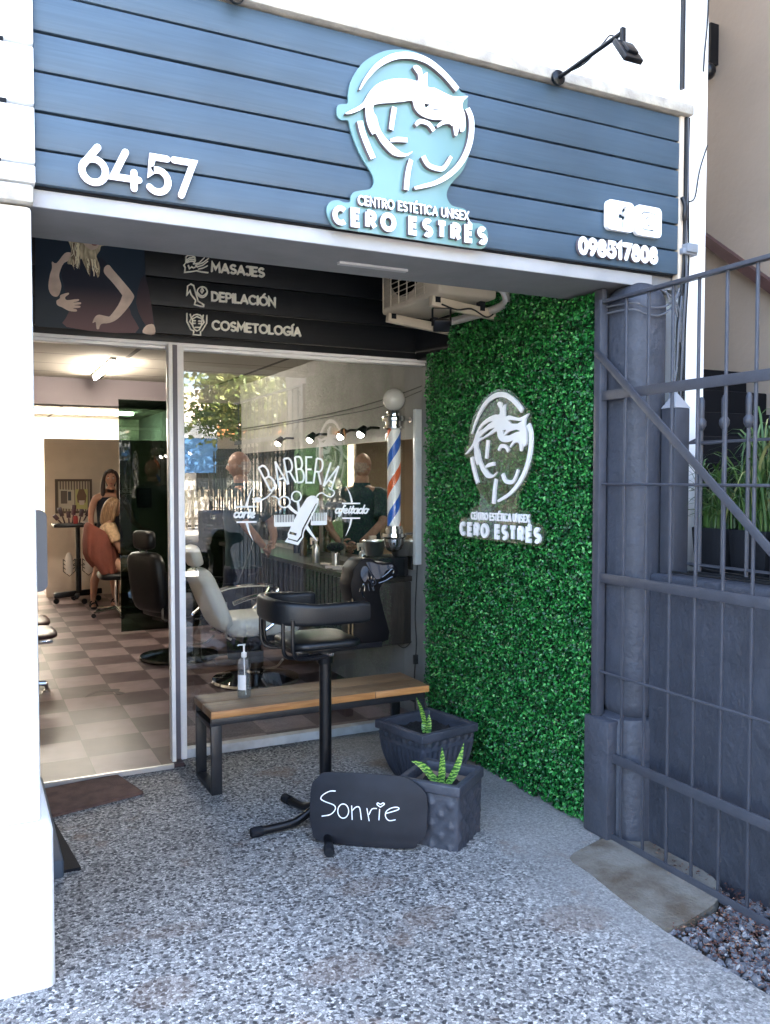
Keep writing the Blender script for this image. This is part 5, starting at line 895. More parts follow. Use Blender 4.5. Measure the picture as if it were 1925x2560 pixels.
for s_ in (-1, 1): m.bar(cc + rotz(R(-20)) @ Vector((s_ * .047, 0, -.005)), cc + rotz(R(-20)) @ Vector((s_ * .047, 0, .085)), .014, .004, up=(0, 1, 0))
m.bar(cc + rotz(R(-20)) @ Vector((-.049, 0, .086)), cc + rotz(R(-20)) @ Vector((.049, 0, .086)), .014, .004, up=(0, 1, 0)); m.build('yoke', BLACKM, sf)
# lock plate hung on the pier side
lk = thing('lock_plate', 'grey metal plate with two round holes fixed beside the doorway', 'plate', (.2, 3.9, 1.0))
m = M(); m.fill([smooth2(rrect(.0, .19, 1.02, 1.44, .04), 1), circ(.115, 1.395, .022, 14)[::-1], circ(.10, 1.345, .02, 14)[::-1]], ((0, 4.64, 0), (1, 0, 0), (0, 0, 1), (0, -1, 0)), .004, -.02, back=True)
for i in range(len(m.v)): m.v[i] = (m.v[i][0] + .175, m.v[i][1], m.v[i][2])
m.build('plate', mat('blue_grey_metal', (.18, .20, .24), .4), lk)
# ================================================================ INTERIOR SHELL
def mat_ceiling():
    m = mat('acoustic_ceiling', (.42, .39, .34), .9); n, l, b = nodes(m); g = n.new('ShaderNodeNewGeometry'); sx = n.new('ShaderNodeSeparateXYZ'); l.new(g.outputs['Position'], sx.inputs[0])
    def edge(o, p): 
        f = math_(n, l, 'FRACT', math_(n, l, 'DIVIDE', o, p)); return math_(n, l, 'LESS_THAN', math_(n, l, 'MINIMUM', f, math_(n, l, 'SUBTRACT', 1., f)), .017)
    gr = math_(n, l, 'MAXIMUM', edge(sx.outputs[0], 1.22), edge(sx.outputs[1], .61)); l.new(mixc(n, l, gr, (.42, .39, .34), (.08, .07, .06)), b.inputs['Base Color']); return m
m = M(); m.box(-1.0, 2.68, 4.862, 15.0, 2.60, 2.70); tag(m.build('ceiling', mat_ceiling(), sm=0), None, None, kind='structure')
m = M(); m.box(-1.1, -1.0, 4.862, 15.0, -.05, 2.7); tag(m.build('inner_wall', INWALL, sm=0), 'warm plastered side wall inside the shop behind the waiting seats', 'wall')
m = M(); m.box(-1.0, 2.68, 15.0, 15.1, -.05, 2.7); tag(m.build('back_wall', mat('white_back_wall', (.80, .76, .66), .8), sm=0), 'brightly lit white wall at the very back of the shop', 'wall')
m = M(); m.box(-1.0, 2.684, 9.0, 9.25, 2.33, 2.599); tag(m.build('ceiling_beam', mat('grey_violet_paint', (.13, .11, .12), .7), sm=0), 'dark grey beam below the ceiling inside the shop', 'beam')
m = M(); m.box(.925, 2.684, 12.0, 12.08, .021, 2.12); tag(m.build('partition', INWALL, bev=.003), 'cream partition wall with a framed collage at the back of the shop', 'partition')
m = M(); m.box(-.999, .36, 11.0, 11.08, .021, 2.3); tag(m.build('partition', mat('added_partition_tan', (.34, .26, .18), .8), bev=.003), 'added tan partition hiding the bright back room from the mirror', 'partition')  # added wall, keeps the bright back room out of the mirror
m = M(); m.box(1.40, 2.684, 8.948, 8.956, .022, 2.40); tag(m.build('glass_screen', GREENGLASS, sm=0), 'tall dark green tinted glass screen inside the shop', 'glass screen')
# lamps --------------------------------------------------------------------------
def lampmat(name, col, s): return mat(name, (.9, .9, .9), .4, emis=col, es=s)
tb = thing('tube_lamp', 'lit warm fluorescent tube on the shop ceiling', 'lamp', (1.12, 8.0, 2.6))
m = M(); m.bar((1.115, 7.35, 2.588), (1.13, 8.62, 2.588), .022, .045, up=(0, 0, 1)); m.build('batten', WPAINT, tb)
m = M(); m.tube([(1.115, 7.38, 2.556), (1.13, 8.59, 2.556)], .015, 10); m.build('tube', lampmat('warm_tube', (1, .88, .72), 26), tb)
bl_ = thing('panel_lamp', 'lit ceiling lamp in the bright back room of the shop', 'lamp', (.9, 13.6, 2.6))
m = M(); m.box(-.2, 2.3, 13.3, 13.5, 2.56, 2.598); m.build('diffuser', lampmat('bright_panel', (1, .92, .78), 15), bl_)
for i, (y, s_) in enumerate(((5.50, 16), (5.86, 7), (6.49, 5), (7.28, 10))):
    t = thing('spot_lamp', ['lit spot lamp above the mirror, nearest the window and brightest', 'lit spot lamp above the mirror, second from the window', 'lit spot lamp above the mirror, third from the window', 'lit spot lamp above the mirror, farthest from the window'][i], 'lamp', (2.6, y, 1.93), 0, 'spot lamps above the mirror', world=False)
    m = M(); m.tube([(.07, 0, .03), (.0, 0, .03), (-.06, 0, .0)], .010, 8); m.build('stem', BLACKM, t)
    m = M(); m.lathe([(.018, .045), (.036, .0), (.04, -.02), (.036, -.02)], (-.07, 0, .0), 16, rot=roty(R(35))); m.build('shade', BLACKM, t)
    m = M(); m.ball((-.078, 0, -.018), .026, 12, 8); m.build('bulb', lampmat('bulb_%d' % i, (1, .90, .74), s_ * 1.8), t)
# mirror and counter ----------------------------------------------------------------
mi_ = thing('wall_mirror', 'long barber mirror with white upright frame on the side wall above the counter', 'mirror', (2.67, 6.9, 1.0))
m = M(); m.add([(2.668, 4.98, .985), (2.668, 8.90, .985), (2.668, 8.90, 1.86), (2.668, 4.98, 1.86)], [(3, 2, 1, 0)]); m.box(2.669, 2.6845, 4.98, 8.90, .985, 1.86, 1); m.build('glass', [MIRROR, INGREY], mi_, sm=0)
m = M(); m.box(2.635, 2.6845, 4.885, 4.925, 1.03, 2.05); m.build('upright', WPAINT, mi_, bev=.004)
m = M(); m.box(2.655, 2.6845, 6.60, 6.625, .985, 1.86); m.build('joint_strip', mat('bronze_strip', (.16, .11, .085), .4), mi_)
co = thing('counter', 'dark floating barber counter with slatted front below the mirror', 'counter', (2.5, 6.9, .45))
DARKW = wood_paint('dark_stained_wood', (.022, .017, .014), (.009, .007, .006), .35, sc=(20, 2, 20))
m = M(); m.box(2.33, 2.684, 5.02, 8.6, .905, .94); m.build('top', DARKW, co, bev=.003)
m = M(); m.box(2.37, 2.684, 5.30, 8.58, .46, .904); m.build('cabinet', mat('black_cabinet', (.006, .006, .008), .4), co)
m = M(); y = 5.34
while y < 8.5: m.box(2.355, 2.3695, y, y + .055, .47, .895); y += .075
m.build('slats', mat('black_slat', (.012, .012, .016), .4), co)
m = M(); m.box(2.335, 2.684, 5.03, 5.295, .48, .904); m.build('end_block', wood_paint('rough_dark_timber', (.040, .030, .022), (.018, .013, .010), .7, sc=(14, 14, 2), bump=.5), co, bev=.012)
def sprayer(label, x, y, col):
    t = thing('spray_bottle', label, 'bottle', (x, y, .941), 0, 'metal spray bottles on the counter', world=False)
    m = M(); m.lathe([(0, 0), (.028, 0), (.03, .004), (.03, .115), (.026, .13), (.013, .142), (.012, .150)], n=20); m.build('bottle', STEEL, t)
    m = M(); m.lathe([(.014, .145), (.015, .165), (.012, .17)], n=14); m.box(-.045, .018, -.011, .011, .17, .196); m.box(-.046, -.028, -.004, .004, .142, .172); m.build('trigger_head', mat('cream_plastic_%s' % x, col, .4), t, bev=.003)
sprayer('metal spray bottle with cream head on the counter, farther from the window', 2.43, 6.14, (.60, .50, .40))
sprayer('metal spray bottle with cream head on the counter beside the steel bowl', 2.53, 5.48, (.66, .58, .44))
bs = thing('stand_box', 'black box stand carrying steel bowls at the window end of the counter', 'stand', (2.58, 5.15, .94))
m = M(); m.box(2.44, 2.66, 5.03, 5.30, .941, 1.07); m.build('box', RUBBER, bs, bev=.01)
for x, y, r, lab in ((2.485, 5.20, .082, 'steel mixing bowl under the barber pole, left of the two bowls'), (2.625, 5.08, .075, 'steel mixing bowl partly behind the hedge, right of the two bowls')):
    m = M(); m.lathe([(0, 1.0715), (r * .62, 1.0715), (r * .72, 1.078), (r * .93, 1.165), (r * 1.05, 1.172), (r * 1.05, 1.176), (r * .9, 1.17), (r * .68, 1.085), (0, 1.08)], (x, y, 0), 30); tag(m.build('steel_bowl', STEEL, sm=50), lab, 'bowl', 'steel bowls on the counter')
hm = thing('hand_mirror', 'black round hand mirror standing in a metal cup on the counter', 'hand mirror', (2.42, 5.72, .94))
m = M(); m.lathe([(0, .9415), (.027, .9415), (.03, 1.05), (.026, 1.05), (.024, .95)], (2.42, 5.72, 0), 18); m.build('cup', STEEL, hm)
m = M(); m.tube([(2.42, 5.72, .96), (2.42, 5.72, 1.07)], .008, 8); m.ball((2.42, 5.72, 1.095), (.072, .03, .036), 18, 10); m.build('mirror_head', RUBBER, hm)
m = M(); m.lathe([(0, .941), (.024, .941), (.026, .98), (.027, 1.0), (0, 1.001)], (2.49, 4.99, 0), 16)
for i in range(len(m.v)): v = m.v[i]; m.v[i] = (v[0] - .03, v[1] + .07, v[2])
tag(m.build('product_jar', mat('petrol_blue_plastic', (.02, .10, .12), .35)), 'small petrol blue jar at the near end of the counter', 'jar')
m = M(); m.obox((2.40, 5.55, .948), (.035, .15, .012), rotz(R(35))); m.obox((2.39, 5.68, .952), (.03, .13, .02), rotz(R(60))); m.obox((2.43, 5.9, .95), (.05, .12, .016), rotz(R(15))); tag(m.build('folded_towel', mat('pale_towel', (.55, .48, .44), .9), bev=.005), 'pale folded towels on the dark counter', 'towel')
for i, (x, y, h, r, c) in enumerate(((2.56, 6.75, .20, .033, (.10, .07, .03)), (2.60, 7.02, .24, .03, (.02, .03, .05)), (2.57, 7.6, .17, .035, (.25, .22, .15)), (2.55, 6.45, .16, .03, (.16, .15, .12)))):
    m = M(); m.lathe([(0, 0), (r, 0), (r, h * .65), (r * .4, h * .78), (r * .4, h), (0, h)], (x, y, .941), 16); tag(m.build('product_bottle', mat('bottle_%d' % i, c, .2)), ['amber bottle on the counter behind the comb lettering', 'tall dark bottle on the counter before the mirror', 'pale squat bottle at the far end of the counter', 'grey bottle on the counter near the mirror joint'][i], 'bottle', 'bottles on the counter')
# cable down the wall
m = M(); m.tube(smooth3([(2.675, 4.93, 1.06), (2.668, 4.95, .7), (2.672, 4.94, .5), (2.668, 4.96, .25), (2.67, 4.95, .03)], 6), .004, 6); m.box(2.655, 2.684, 4.935, 4.955, .36, .42); m.tube(smooth3([(2.668, 5.0, .5), (2.66, 5.1, .44), (2.668, 5.25, .47), (2.672, 5.3, .6)], 5), .003, 6); tag(m.build('lamp_cable', WIRE), 'black lamp cable with inline switch hanging on the grey wall', 'cable')
m = M(); m.tube(smooth3([(2.676, 4.88, 2.20), (2.672, 5.4, 2.16), (2.676, 6.2, 2.13), (2.674, 7.4, 2.12), (2.676, 8.9, 2.13)], 6), .004, 6); m.tube(smooth3([(2.676, 4.88, 2.17), (2.672, 5.5, 2.11), (2.676, 6.4, 2.10), (2.676, 8.9, 2.10)], 6), .003, 6); tag(m.build('wall_cable', WIRE), 'thin black cables strung along the side wall over the mirror', 'cable')
# barber pole -----------------------------------------------------------------------
bx, by = 2.555, 5.04
bp_ = thing('barber_pole', 'chrome barber pole with red, white and blue spiral and white globe', 'barber pole', (bx, by, 1.11), 0, None, world=False)
m = M(); m.ball((0, 0, 1.01), .075, 24, 16); m.build('globe', mat('opal_globe', (.72, .70, .68), .12, spec=.6), bp_, sm=80)
m = M(); m.lathe([(.05, .935), (.052, .925), (.052, .90), (.082, .898), (.086, .88), (.082, .865), (.062, .862), (.062, .835), (.07, .832), (.068, .818), (.05, .81), (0, .81)], n=28); m.lathe([(0, .94), (.05, .935)], n=28); m.build('top_cap', CHROME, bp_)
m = M(); m.lathe([(0, .17), (.056, .17), (.056, .155), (.062, .153), (.062, .125), (.084, .122), (.086, .10), (.08, .092), (.074, .085), (.072, .05), (.055, .015), (.03, .0), (0, -.003)], n=28); m.build('bottom_cap', CHROME, bp_)
ms = mat('spiral_stripes', (.8, .8, .8), .4); n_, l_, b_ = nodes(ms); tc = n_.new('ShaderNodeTexCoord'); sx = n_.new('ShaderNodeSeparateXYZ'); l_.new(tc.outputs['Object'], sx.inputs[0])
at_ = math_(n_, l_, 'DIVIDE', math_(n_, l_, 'ARCTAN2', sx.outputs[1], sx.outputs[0]), 2 * math.pi); ph_ = math_(n_, l_, 'FRACT', math_(n_, l_, 'ADD', math_(n_, l_, 'SUBTRACT', math_(n_, l_, 'DIVIDE', sx.outputs[2], .40), at_), 3.33))
r_ = ramp(n_, [(0, (.95, .95, .94)), (.22, (.015, .13, .58)), (.45, (.95, .95, .94)), (.74, (.80, .13, .03)), (.94, (.95, .95, .94))], 'CONSTANT'); l_.new(ph_, r_.inputs[0]); l_.new(r_.outputs[0], b_.inputs['Base Color'])
m = M(); m.lathe([(.044, .171), (.044, .809)], n=32); m.build('striped_drum', ms, bp_)
m = M(); m.lathe([(.055, .171), (.055, .809)], n=32); m.build('glass_tube', glassy('pole_glass', (.99, .99, .99), 1.45, 0, 1.), bp_)
for z in (.115, .88):
    m = M(); m.tube([(.06, 0, z), (.125, 0, z)], .008, 8); m.lathe([(.02, .118), (.022, .122), (.022, .129)], (0, 0, z), 14, rot=roty(R(90))); m.build('wall_arm', CHROME, bp_)
# barber chairs ------------------------------------------------------------------------
def slab_pad(m, c, size, rot, round_=.03, n=5):
    """soft cushion: rounded box with bulging faces"""
    n0 = len(m.v); g = 8; sx_, sy_, sz_ = [q / 2 for q in size]
    vs = []; 
    for i in range(g + 1):
        for j in range(g * 2):
            a = math.pi * (i / g - .5); b = 2 * math.pi * j / (g * 2); e = .45
            f = lambda x: math.copysign(abs(x) ** e, x)
            vs.append(V3(c) + rot @ Vector((sx_ * f(math.cos(a)) * f(math.cos(b)), sy_ * f(math.cos(a)) * f(math.sin(b)), sz_ * f(math.sin(a)))))
    m.add(vs, [(i * 2 * g + j, i * 2 * g + (j + 1) % (2 * g), (i + 1) * 2 * g + (j + 1) % (2 * g), (i + 1) * 2 * g + j) for i in range(g) for j in range(2 * g)])
def barber_chair(label, loc, rz, pad, frame, arm, tilt=20, back_h=.58, group='barber chairs'):
    t = thing('barber_chair', label, 'barber chair', loc, rz, group, world=False); I3 = Matrix.Identity(3)
    m = M(); m.lathe([(0, .0), (.33, 0), (.345, .012), (.335, .03), (.2, .055), (.08, .075), (.07, .09)], n=36); m.build('base', CHROME if frame is CHROME else mat('black_chrome_base', (.03, .03, .03), .12, metal=.8), t)
    m = M(); m.lathe([(.062, .07), (.062, .24), (.045, .245), (.045, .34)], n=20); m.box(-.16, .16, -.17, .17, .335, .375); m.build('pump_column', BLACKM, t)
    m = M(); slab_pad(m, (0.02, 0, .46), (.60, .50, .17), I3); m.build('seat', pad, t, sm=80)
    rt = roty(R(-tilt)); o_ = Vector((-.27, 0, .44)); m = M(); slab_pad(m, o_ + rt @ Vector((0, 0, back_h / 2)), (.13, .48, back_h), rt)
    m.build('backrest', pad, t, sm=80)
    m = M(); slab_pad(m, o_ + rt @ Vector((.015, 0, back_h + .10)), (.09, .27, .16), rt @ roty(R(6))); hr = m.build('headrest', pad, t, sm=80)
    m = M()
    for s_ in (-.05, .05): m.tube([o_ + rt @ Vector((-.01, s_, back_h - .05)), o_ + rt @ Vector((-.005, s_, back_h + .08))], .007, 6)
    m.build('headrest_post', CHROME, hr)
    for s_ in (-1, 1):
        m = M(); y = s_ * .285; m.tube(smooth3([(-.27, y, .66), (-.10, y, .705), (.12, y, .71), (.26, y, .695), (.30, y, .67), (.27, y, .62)], 5), .0165, 8); m.build('arm_rest', arm, t)
        m = M(); m.tube(smooth3([(.22, y, .69), (.17, y, .6), (.06, y, .5), (-.06, y, .42)], 5), .0125, 8); m.tube([(-.06, y, .42), (-.06, y * .8, .41)], .012, 8); m.build('arm_strut', CHROME, t)
    m = M(); m.tube(smooth3([(.28, 0, .40), (.36, 0, .30), (.40, 0, .19), (.50, 0, .15), (.58, 0, .16)], 5), .0165, 8); m.bar((.50, -.17, .165), (.50, .17, .165), .10, .02, up=(1, 0, .3)); m.build('foot_rest', CHROME, t, sm=60)
    m = M(); m.tube([(-.30, -.2, .66), (-.30, -.2, .40), (-.26, -.2, .38)], .010, 6); m.tube(smooth3([(.02, -.10, .12), (.05, -.3, .16), (.06, -.42, .24)], 4), .009, 6); m.build('lever', STEEL, t)
    return t
barber_chair('off white reclining barber chair with chrome arms behind the shop window', (2.0, 6.33, .02), R(2), CREAMLEATHER, CHROME, CHROME, 23, .50)
barber_chair('black leather barber chair seen in the open doorway', (1.66, 7.46, .02), R(22), LEATHER, None, LEATHER, 8, .52)
# waiting seats ----------------------------------------------------------------------------
ws_ = thing('waiting_bench', 'dark waiting seats with chrome feet half hidden by the white pier', 'waiting seats', (.2, 7.2, .02))
for y in (6.63, 7.22):
    m = M(); slab_pad(m, (.30, y + .25, .43), (.60, .52, .05), Matrix.Identity(3)); m.build('seat', mat('dark_red_vinyl_%s' % y, (.035, .012, .014), .35), ws_, sm=80)
    m = M(); slab_pad(m, (-.02, y + .25, .70), (.05, .52, .45), roty(R(-12))); m.build('backrest', bpy.data.materials['dark_red_vinyl_%s' % y], ws_, sm=80)
m = M(); m.box(.0, .55, 6.62, 6.65, .385, .41); m.box(.0, .55, 7.74, 7.77, .385, .41); m.box(.22, .27, 6.6, 7.8, .36, .40); m.build('frame', CHROME, ws_, bev=.004)
for y in (6.67, 7.7):
    m = M(); m.tube(smooth3([(.25, y, .37), (.28, y, .12), (.36, y, .095), (.50, y, .085)], 4), .02, 8); m.tube([(.505, y, .09), (.505, y, .035)], .013, 8); m.lathe([(.026, .021), (.026, .032), (.012, .036)], (.505, y, 0), 12); m.build('foot', CHROME, ws_)
# framed collage, second picture
fc = thing('picture_frame', 'brown framed collage of pictures on the cream partition', 'picture', (1.28, 11.98, 1.13))
fpt = ((0, 11.985, 0), (1, 0, 0), (0, 0, 1), (0, -1, 0)); BRN = mat('brown_frame', (.09, .065, .05), .5)
m = M(); m.fill([[(1.05, 1.13), (1.515, 1.13), (1.515, 1.585), (1.05, 1.585)], [(1.08, 1.16), (1.08, 1.555), (1.485, 1.555), (1.485, 1.16)]], fpt, .02, -.014); m.build('frame', BRN, fc, sm=0)
mst = mat('striped_paper', (.5, .45, .36), .7); n_, l_, b_ = nodes(mst); w_ = n_.new('ShaderNodeTexWave'); w_.inputs['Scale'].default_value = 9; g_ = n_.new('ShaderNodeNewGeometry'); l_.new(g_.outputs['Position'], w_.inputs['Vector']); rr_ = ramp(n_, [(.4, (.16, .13, .11)), (.6, (.52, .47, .38))]); l_.new(w_.outputs[0], rr_.inputs[0]); l_.new(rr_.outputs[0], b_.inputs['Base Color'])
m = M(); m.fill([(1.08, 1.16), (1.485, 1.16), (1.485, 1.555), (1.08, 1.555)], fpt, .001, -.012); m.build('backing_paper', mst, fc, sm=0)
for pts, c in (([(1.10, 1.20), (1.29, 1.185), (1.29, 1.44), (1.10, 1.45)], (.55, .52, .45)), ([(1.12, 1.26), (1.20, 1.26), (1.20, 1.43), (1.12, 1.43)], (.12, .10, .09)), ([(1.21, 1.3), (1.25, 1.3), (1.25, 1.42), (1.21, 1.42)], (.06, .07, .09)), ([(1.305, 1.19), (1.455, 1.18), (1.46, 1.45), (1.305, 1.45)], (.50, .50, .22)), ([(1.33, 1.27), (1.43, 1.27), (1.445, 1.36), (1.41, 1.45), (1.35, 1.45), (1.32, 1.36)], (.18, .11, .07)), ([(1.355, 1.24), (1.41, 1.24), (1.42, 1.30), (1.345, 1.30)], (.62, .55, .5))):
    m = M(); m.eps = 0; m.fill(pts, fpt, .002 + .001 * len(fc.children)); m.build('clipping', mat('clipping_%d' % len(fc.children), c, .6), fc, sm=0)
f2 = thing('picture_frame', 'small dark framed picture seen through the green glass screen', 'picture', (2.2, 11.98, 1.2))
m = M(); m.fill([[(2.10, 1.19), (2.30, 1.19), (2.30, 1.46), (2.10, 1.46)], [(2.125, 1.215), (2.125, 1.435), (2.275, 1.435), (2.275, 1.215)]], fpt, .015, -.014); m.build('frame', BLACKM, f2, sm=0)
m = M(); m.fill([(2.125, 1.215), (2.275, 1.215), (2.275, 1.435), (2.125, 1.435)], fpt, .001, -.012); m.build('print', mat('dark_print', (.10, .10, .11), .4, var=.6, vscale=9), f2, sm=0)
# trolley -------------------------------------------------------------------------------------
tr = thing('trolley', 'black salon trolley with brushes standing before the cream partition', 'trolley', (1.22, 11.35, .02))
m = M(); m.box(.955, 1.50, 11.15, 11.5, .985, 1.03); m.build('tray', BLACKM, tr, bev=.012)
m = M(); m.tube([(1.255, 11.33, .12), (1.255, 11.33, .98)], .028, 12); m.tube([(1.255, 11.33, .14), (1.255, 11.33, .58)], .036, 12); m.build('column', BLACKM, tr)
m = M(); m.bar((.955, 11.28, .13), (1.54, 11.38, .15), .055, .07, up=(0, 1, 0)); m.bar((1.2, 11.1, .12), (1.30, 11.6, .12), .05, .05, up=(1, 0, 0)); m.build('foot', BLACKM, tr, bev=.008)
for x, y in ((.985, 11.29), (1.50, 11.37), (1.22, 11.55), (1.30, 11.13)):
    m = M(); m.lathe([(0, -.014), (.034, -.014), (.036, 0), (.034, .014), (0, .014)], (x, y, .058), 14, rot=rotx(R(90))); m.build('castor', RUBBER, tr)
for s_ in (-1, 1):
    m = M(); xc = 1.255 + s_ * .115
    for k_ in range(4): z = .37 + k_ * .05; m.tube([(xc - .07, 11.27, z + .06), (xc, 11.24, z), (xc + .07, 11.27, z + .06)], .005, 5)
    for dx in (-.07, .07): m.tube([(xc + dx, 11.27, .43), (xc + dx, 11.27, .585)], .005, 5)
    m.tube([(xc, 11.25, .5), (1.255, 11.3, .5)], .006, 5); bk = m.build('wire_holder', BLACKM, tr)
    m = M(); m.lathe([(0, .40), (.045, .40), (.05, .5), (.045, .60), (.02, .66), (0, .665)], (xc, 11.275, 0), 14); tag(m.build('white_bottle', mat('white_bottle_%d' % s_, (.60, .56, .52), .4)), ['white bottle in the left wire holder of the trolley', 'white bottle in the right wire holder of the trolley'][s_ > 0], 'bottle', 'white bottles on the trolley')
for i, (x, a, h) in enumerate(((1.10, 18, .19), (1.19, -6, .21), (1.27, -12, .16), (1.15, 4, .13), (1.31, -28, .2), (1.06, 40, .12))):
    m = M(); rt = roty(R(-a)); b0 = Vector((x, 11.3, 1.031)); m.tube([b0, b0 + rt @ Vector((0, 0, h * .5))], .011, 6); m.obox(b0 + rt @ Vector((0, 0, h * .75 + .01)), (.05, .03, h * .6), rt); tag(m.build('hair_brush', mat('plum_brush_%d' % i, (.05 + .02 * (i % 2), .018, .028), .4), bev=.01), ['wide plum hair brush leaning left on the trolley', 'tall plum hair brush upright in the middle of the trolley', 'plum hair brush leaning slightly right on the trolley', 'short plum hair brush at the centre of the trolley', 'plum hair brush leaning far right on the trolley', 'small plum hair brush lying left on the trolley'][i], 'hair brush', 'hair brushes on the trolley')
m = M(); m.ball((1.33, 11.22, 1.045), (.04, .03, .018)); m.ball((1.41, 11.25, 1.043), (.03, .03, .014)); tag(m.build('clips', mat('white_clip', (.6, .55, .52), .5)), 'small white clips lying on the trolley tray', 'clips')
m = M(); m.lathe([(.028, 1.031), (.03, 1.10), (.02, 1.13), (0, 1.131)], (1.215, 11.18, 0), 12); tag(m.build('red_can', mat('red_can', (.35, .03, .03), .35)), 'small red can on the trolley tray', 'can')
# stain on the floor
m = M(); m.fill(smooth2([(.74, 6.38), (.80, 6.50), (.90, 6.55), (1.0, 6.52), (.985, 6.45), (1.02, 6.38), (.96, 6.36), (.95, 6.46), (.86, 6.50), (.79, 6.44)], 3), ((0, 0, 0), (1, 0, 0), (0, 1, 0), (0, 0, 1)), .0215, .018); tag(m.build('floor_repair', mat('dark_filler', (.035, .028, .024), .6), sm=0), 'dark curved repair patch on the tiled shop floor', 'patch')
# ================================================================ PEOPLE
def skin(chains, sub=2):
    """chains: list of lists of (point, radius); chains share joints by equal coordinates; returns (verts, faces)"""
    vs = []; rs = []; es = []; idx = {}
    for ch in chains:
        prev = None
        for p, r in ch:
            k = tuple(round(c, 4) for c in p)
            if k not in idx: idx[k] = len(vs); vs.append(p); rs.append(r)
            if prev is not None: es.append((prev, idx[k]))
            prev = idx[k]
    me = bpy.data.meshes.new('tmp'); me.from_pydata(vs, es, []); o = bpy.data.objects.new('tmp', me); COL.objects.link(o)
    md = o.modifiers.new('s', 'SKIN'); md.use_smooth_shade = True
    for i, q in enumerate(me.skin_vertices[0].data): q.radius = (rs[i], rs[i]) if isinstance(rs[i], (int, float)) else rs[i]; q.use_root = (i == 0)
    sm_ = o.modifiers.new('u', 'SUBSURF'); sm_.levels = sm_.render_levels = sub
    dg = bpy.context.evaluated_depsgraph_get(); ev = bpy.data.meshes.new_from_object(o.evaluated_get(dg))
    out = ([tuple(v.co) for v in ev.vertices], [tuple(p.vertices) for p in ev.polygons])
    bpy.data.objects.remove(o); bpy.data.meshes.remove(me); bpy.data.meshes.remove(ev); return out
def loft(m, rings, n=28, wave=0., k=7, caps=True):
    """rings: (cx, cy, z, a, b), joined by a smooth skin"""
    P = [Vector((r[0], r[1])) for r in rings]; out = []
    for i in range(len(rings) - 1):
        for j in range(3):
            t = j / 3; q = [rings[max(i - 1, 0)], rings[i], rings[i + 1], rings[min(i + 2, len(rings) - 1)]]
            out.append([.5 * ((2 * q[1][c]) + (q[2][c] - q[0][c]) * t + (2 * q[0][c] - 5 * q[1][c] + 4 * q[2][c] - q[3][c]) * t * t + (3 * q[1][c] - q[0][c] - 3 * q[2][c] + q[3][c]) * t ** 3) for c in range(5)])
    out.append(list(rings[-1])); vs = []
    for i, (cx, cy, z, a, b) in enumerate(out):
        for j in range(n):
            th = 2 * math.pi * j / n; w = 1 + wave * math.sin(th * k + z * 21) * math.sin(z * 13 + th)
            vs.append((cx + a * math.cos(th) * w, cy + b * math.sin(th) * w, z))
    L = len(out); s_ = 1 if rings[-1][2] > rings[0][2] else -1
    fs = [(i * n + j, i * n + (j + 1) % n, (i + 1) * n + (j + 1) % n, (i + 1) * n + j)[::s_] for i in range(L - 1) for j in range(n)]
    if caps: fs += [tuple(range(n))[::-s_], tuple((L - 1) * n + j for j in range(n))[::s_]]
    m.add(vs, fs)
def scalp(m, hc, rt, s):
    n0 = len(m.v); f0 = len(m.f); m.ball((-.012, 0, .014), (.098, .083, .112), 26, 18)
    keep = [f for f in m.f[f0:] if not all(m.v[i][0] > .018 + .5 * max(0, m.v[i][2] - .045) and m.v[i][2] < .085 for i in f)]
    m.f = m.f[:f0] + keep; m.m = m.m[:len(m.f)]
    for i in range(n0, len(m.v)): m.v[i] = tuple(V3(hc) + rt @ (Vector(m.v[i]) * s))
def limb(*pr): return [(tuple(p), r) for p, r in pr]
def head_shape(m, c, yaw, pitch=0, s=1.):
    """head with brow, nose, lips, chin and ears, facing +x before yaw; c = centre"""
    rt = rotz(yaw) @ roty(pitch); n0 = len(m.v); m.ball((0, 0, 0), (.093, .074, .115), 28, 20)
    for i in range(n0, len(m.v)):
        x, y, z = m.v[i]
        if x > 0:
            g = lambda yy, zz, sy, sz: math.exp(-((y - yy) / sy) ** 2 - ((z - zz) / sz) ** 2)
            x += .028 * g(0, -.022, .013, .020) + .012 * g(0, .0, .011, .02) + .009 * g(0, -.062, .022, .009) + .014 * g(0, -.098, .025, .018) - .010 * (g(.030, .008, .016, .012) + g(-.030, .008, .016, .012)) + .006 * g(0, .03, .06, .012)
        if z < -.03: y *= 1 - .28 * min(1, (-z - .03) / .08)
        if x < 0: x *= 1.10
        p = rt @ (Vector((x, y, z)) * s) + V3(c); m.v[i] = tuple(p)
    for q in (-1, 1): m.ball(V3(c) + rt @ (Vector((-.008, q * .077, -.012)) * s), (.018 * s, .009 * s, .032 * s), 10, 7, rot=rt)
    return rt
def face_parts(par, c, rt, s, lip, skinlid=None):
    for q in (-1, 1):
        m = M(); m.ball(V3(c) + rt @ (Vector((.079, q * .030, .010)) * s), .0115 * s, 10, 8); e = m.build('eye', mat('eye_white_%s%d' % (par.name, q), (.7, .68, .65), .2), par)
        m = M(); m.ball(V3(c) + rt @ (Vector((.0875, q * .029, .010)) * s), .0055 * s, 8, 6); m.build('iris', mat('iris_%s%d' % (par.name, q), (.03, .02, .015), .2), e)
        m = M(); m.tube([V3(c) + rt @ (Vector((.090 - .004 * abs(k), q * (.030 + k * .009), .034 - .003 * abs(k)))) * s for k in (-1.5, 0, 1.5)], .0035 * s, 6); m.build('eyebrow', mat('brow_%s%d' % (par.name, q), (.05, .03, .02), .8), par)
    m = M(); m.tube([V3(c) + rt @ (Vector((.090 - .004 * abs(k), k * .012, -.062 + .002 * abs(k))) * s) for k in (-1.6, -.8, 0, .8, 1.6)], [.002 * s, .005 * s, .006 * s, .005 * s, .002 * s], 8); m.build('lips', lip, par)
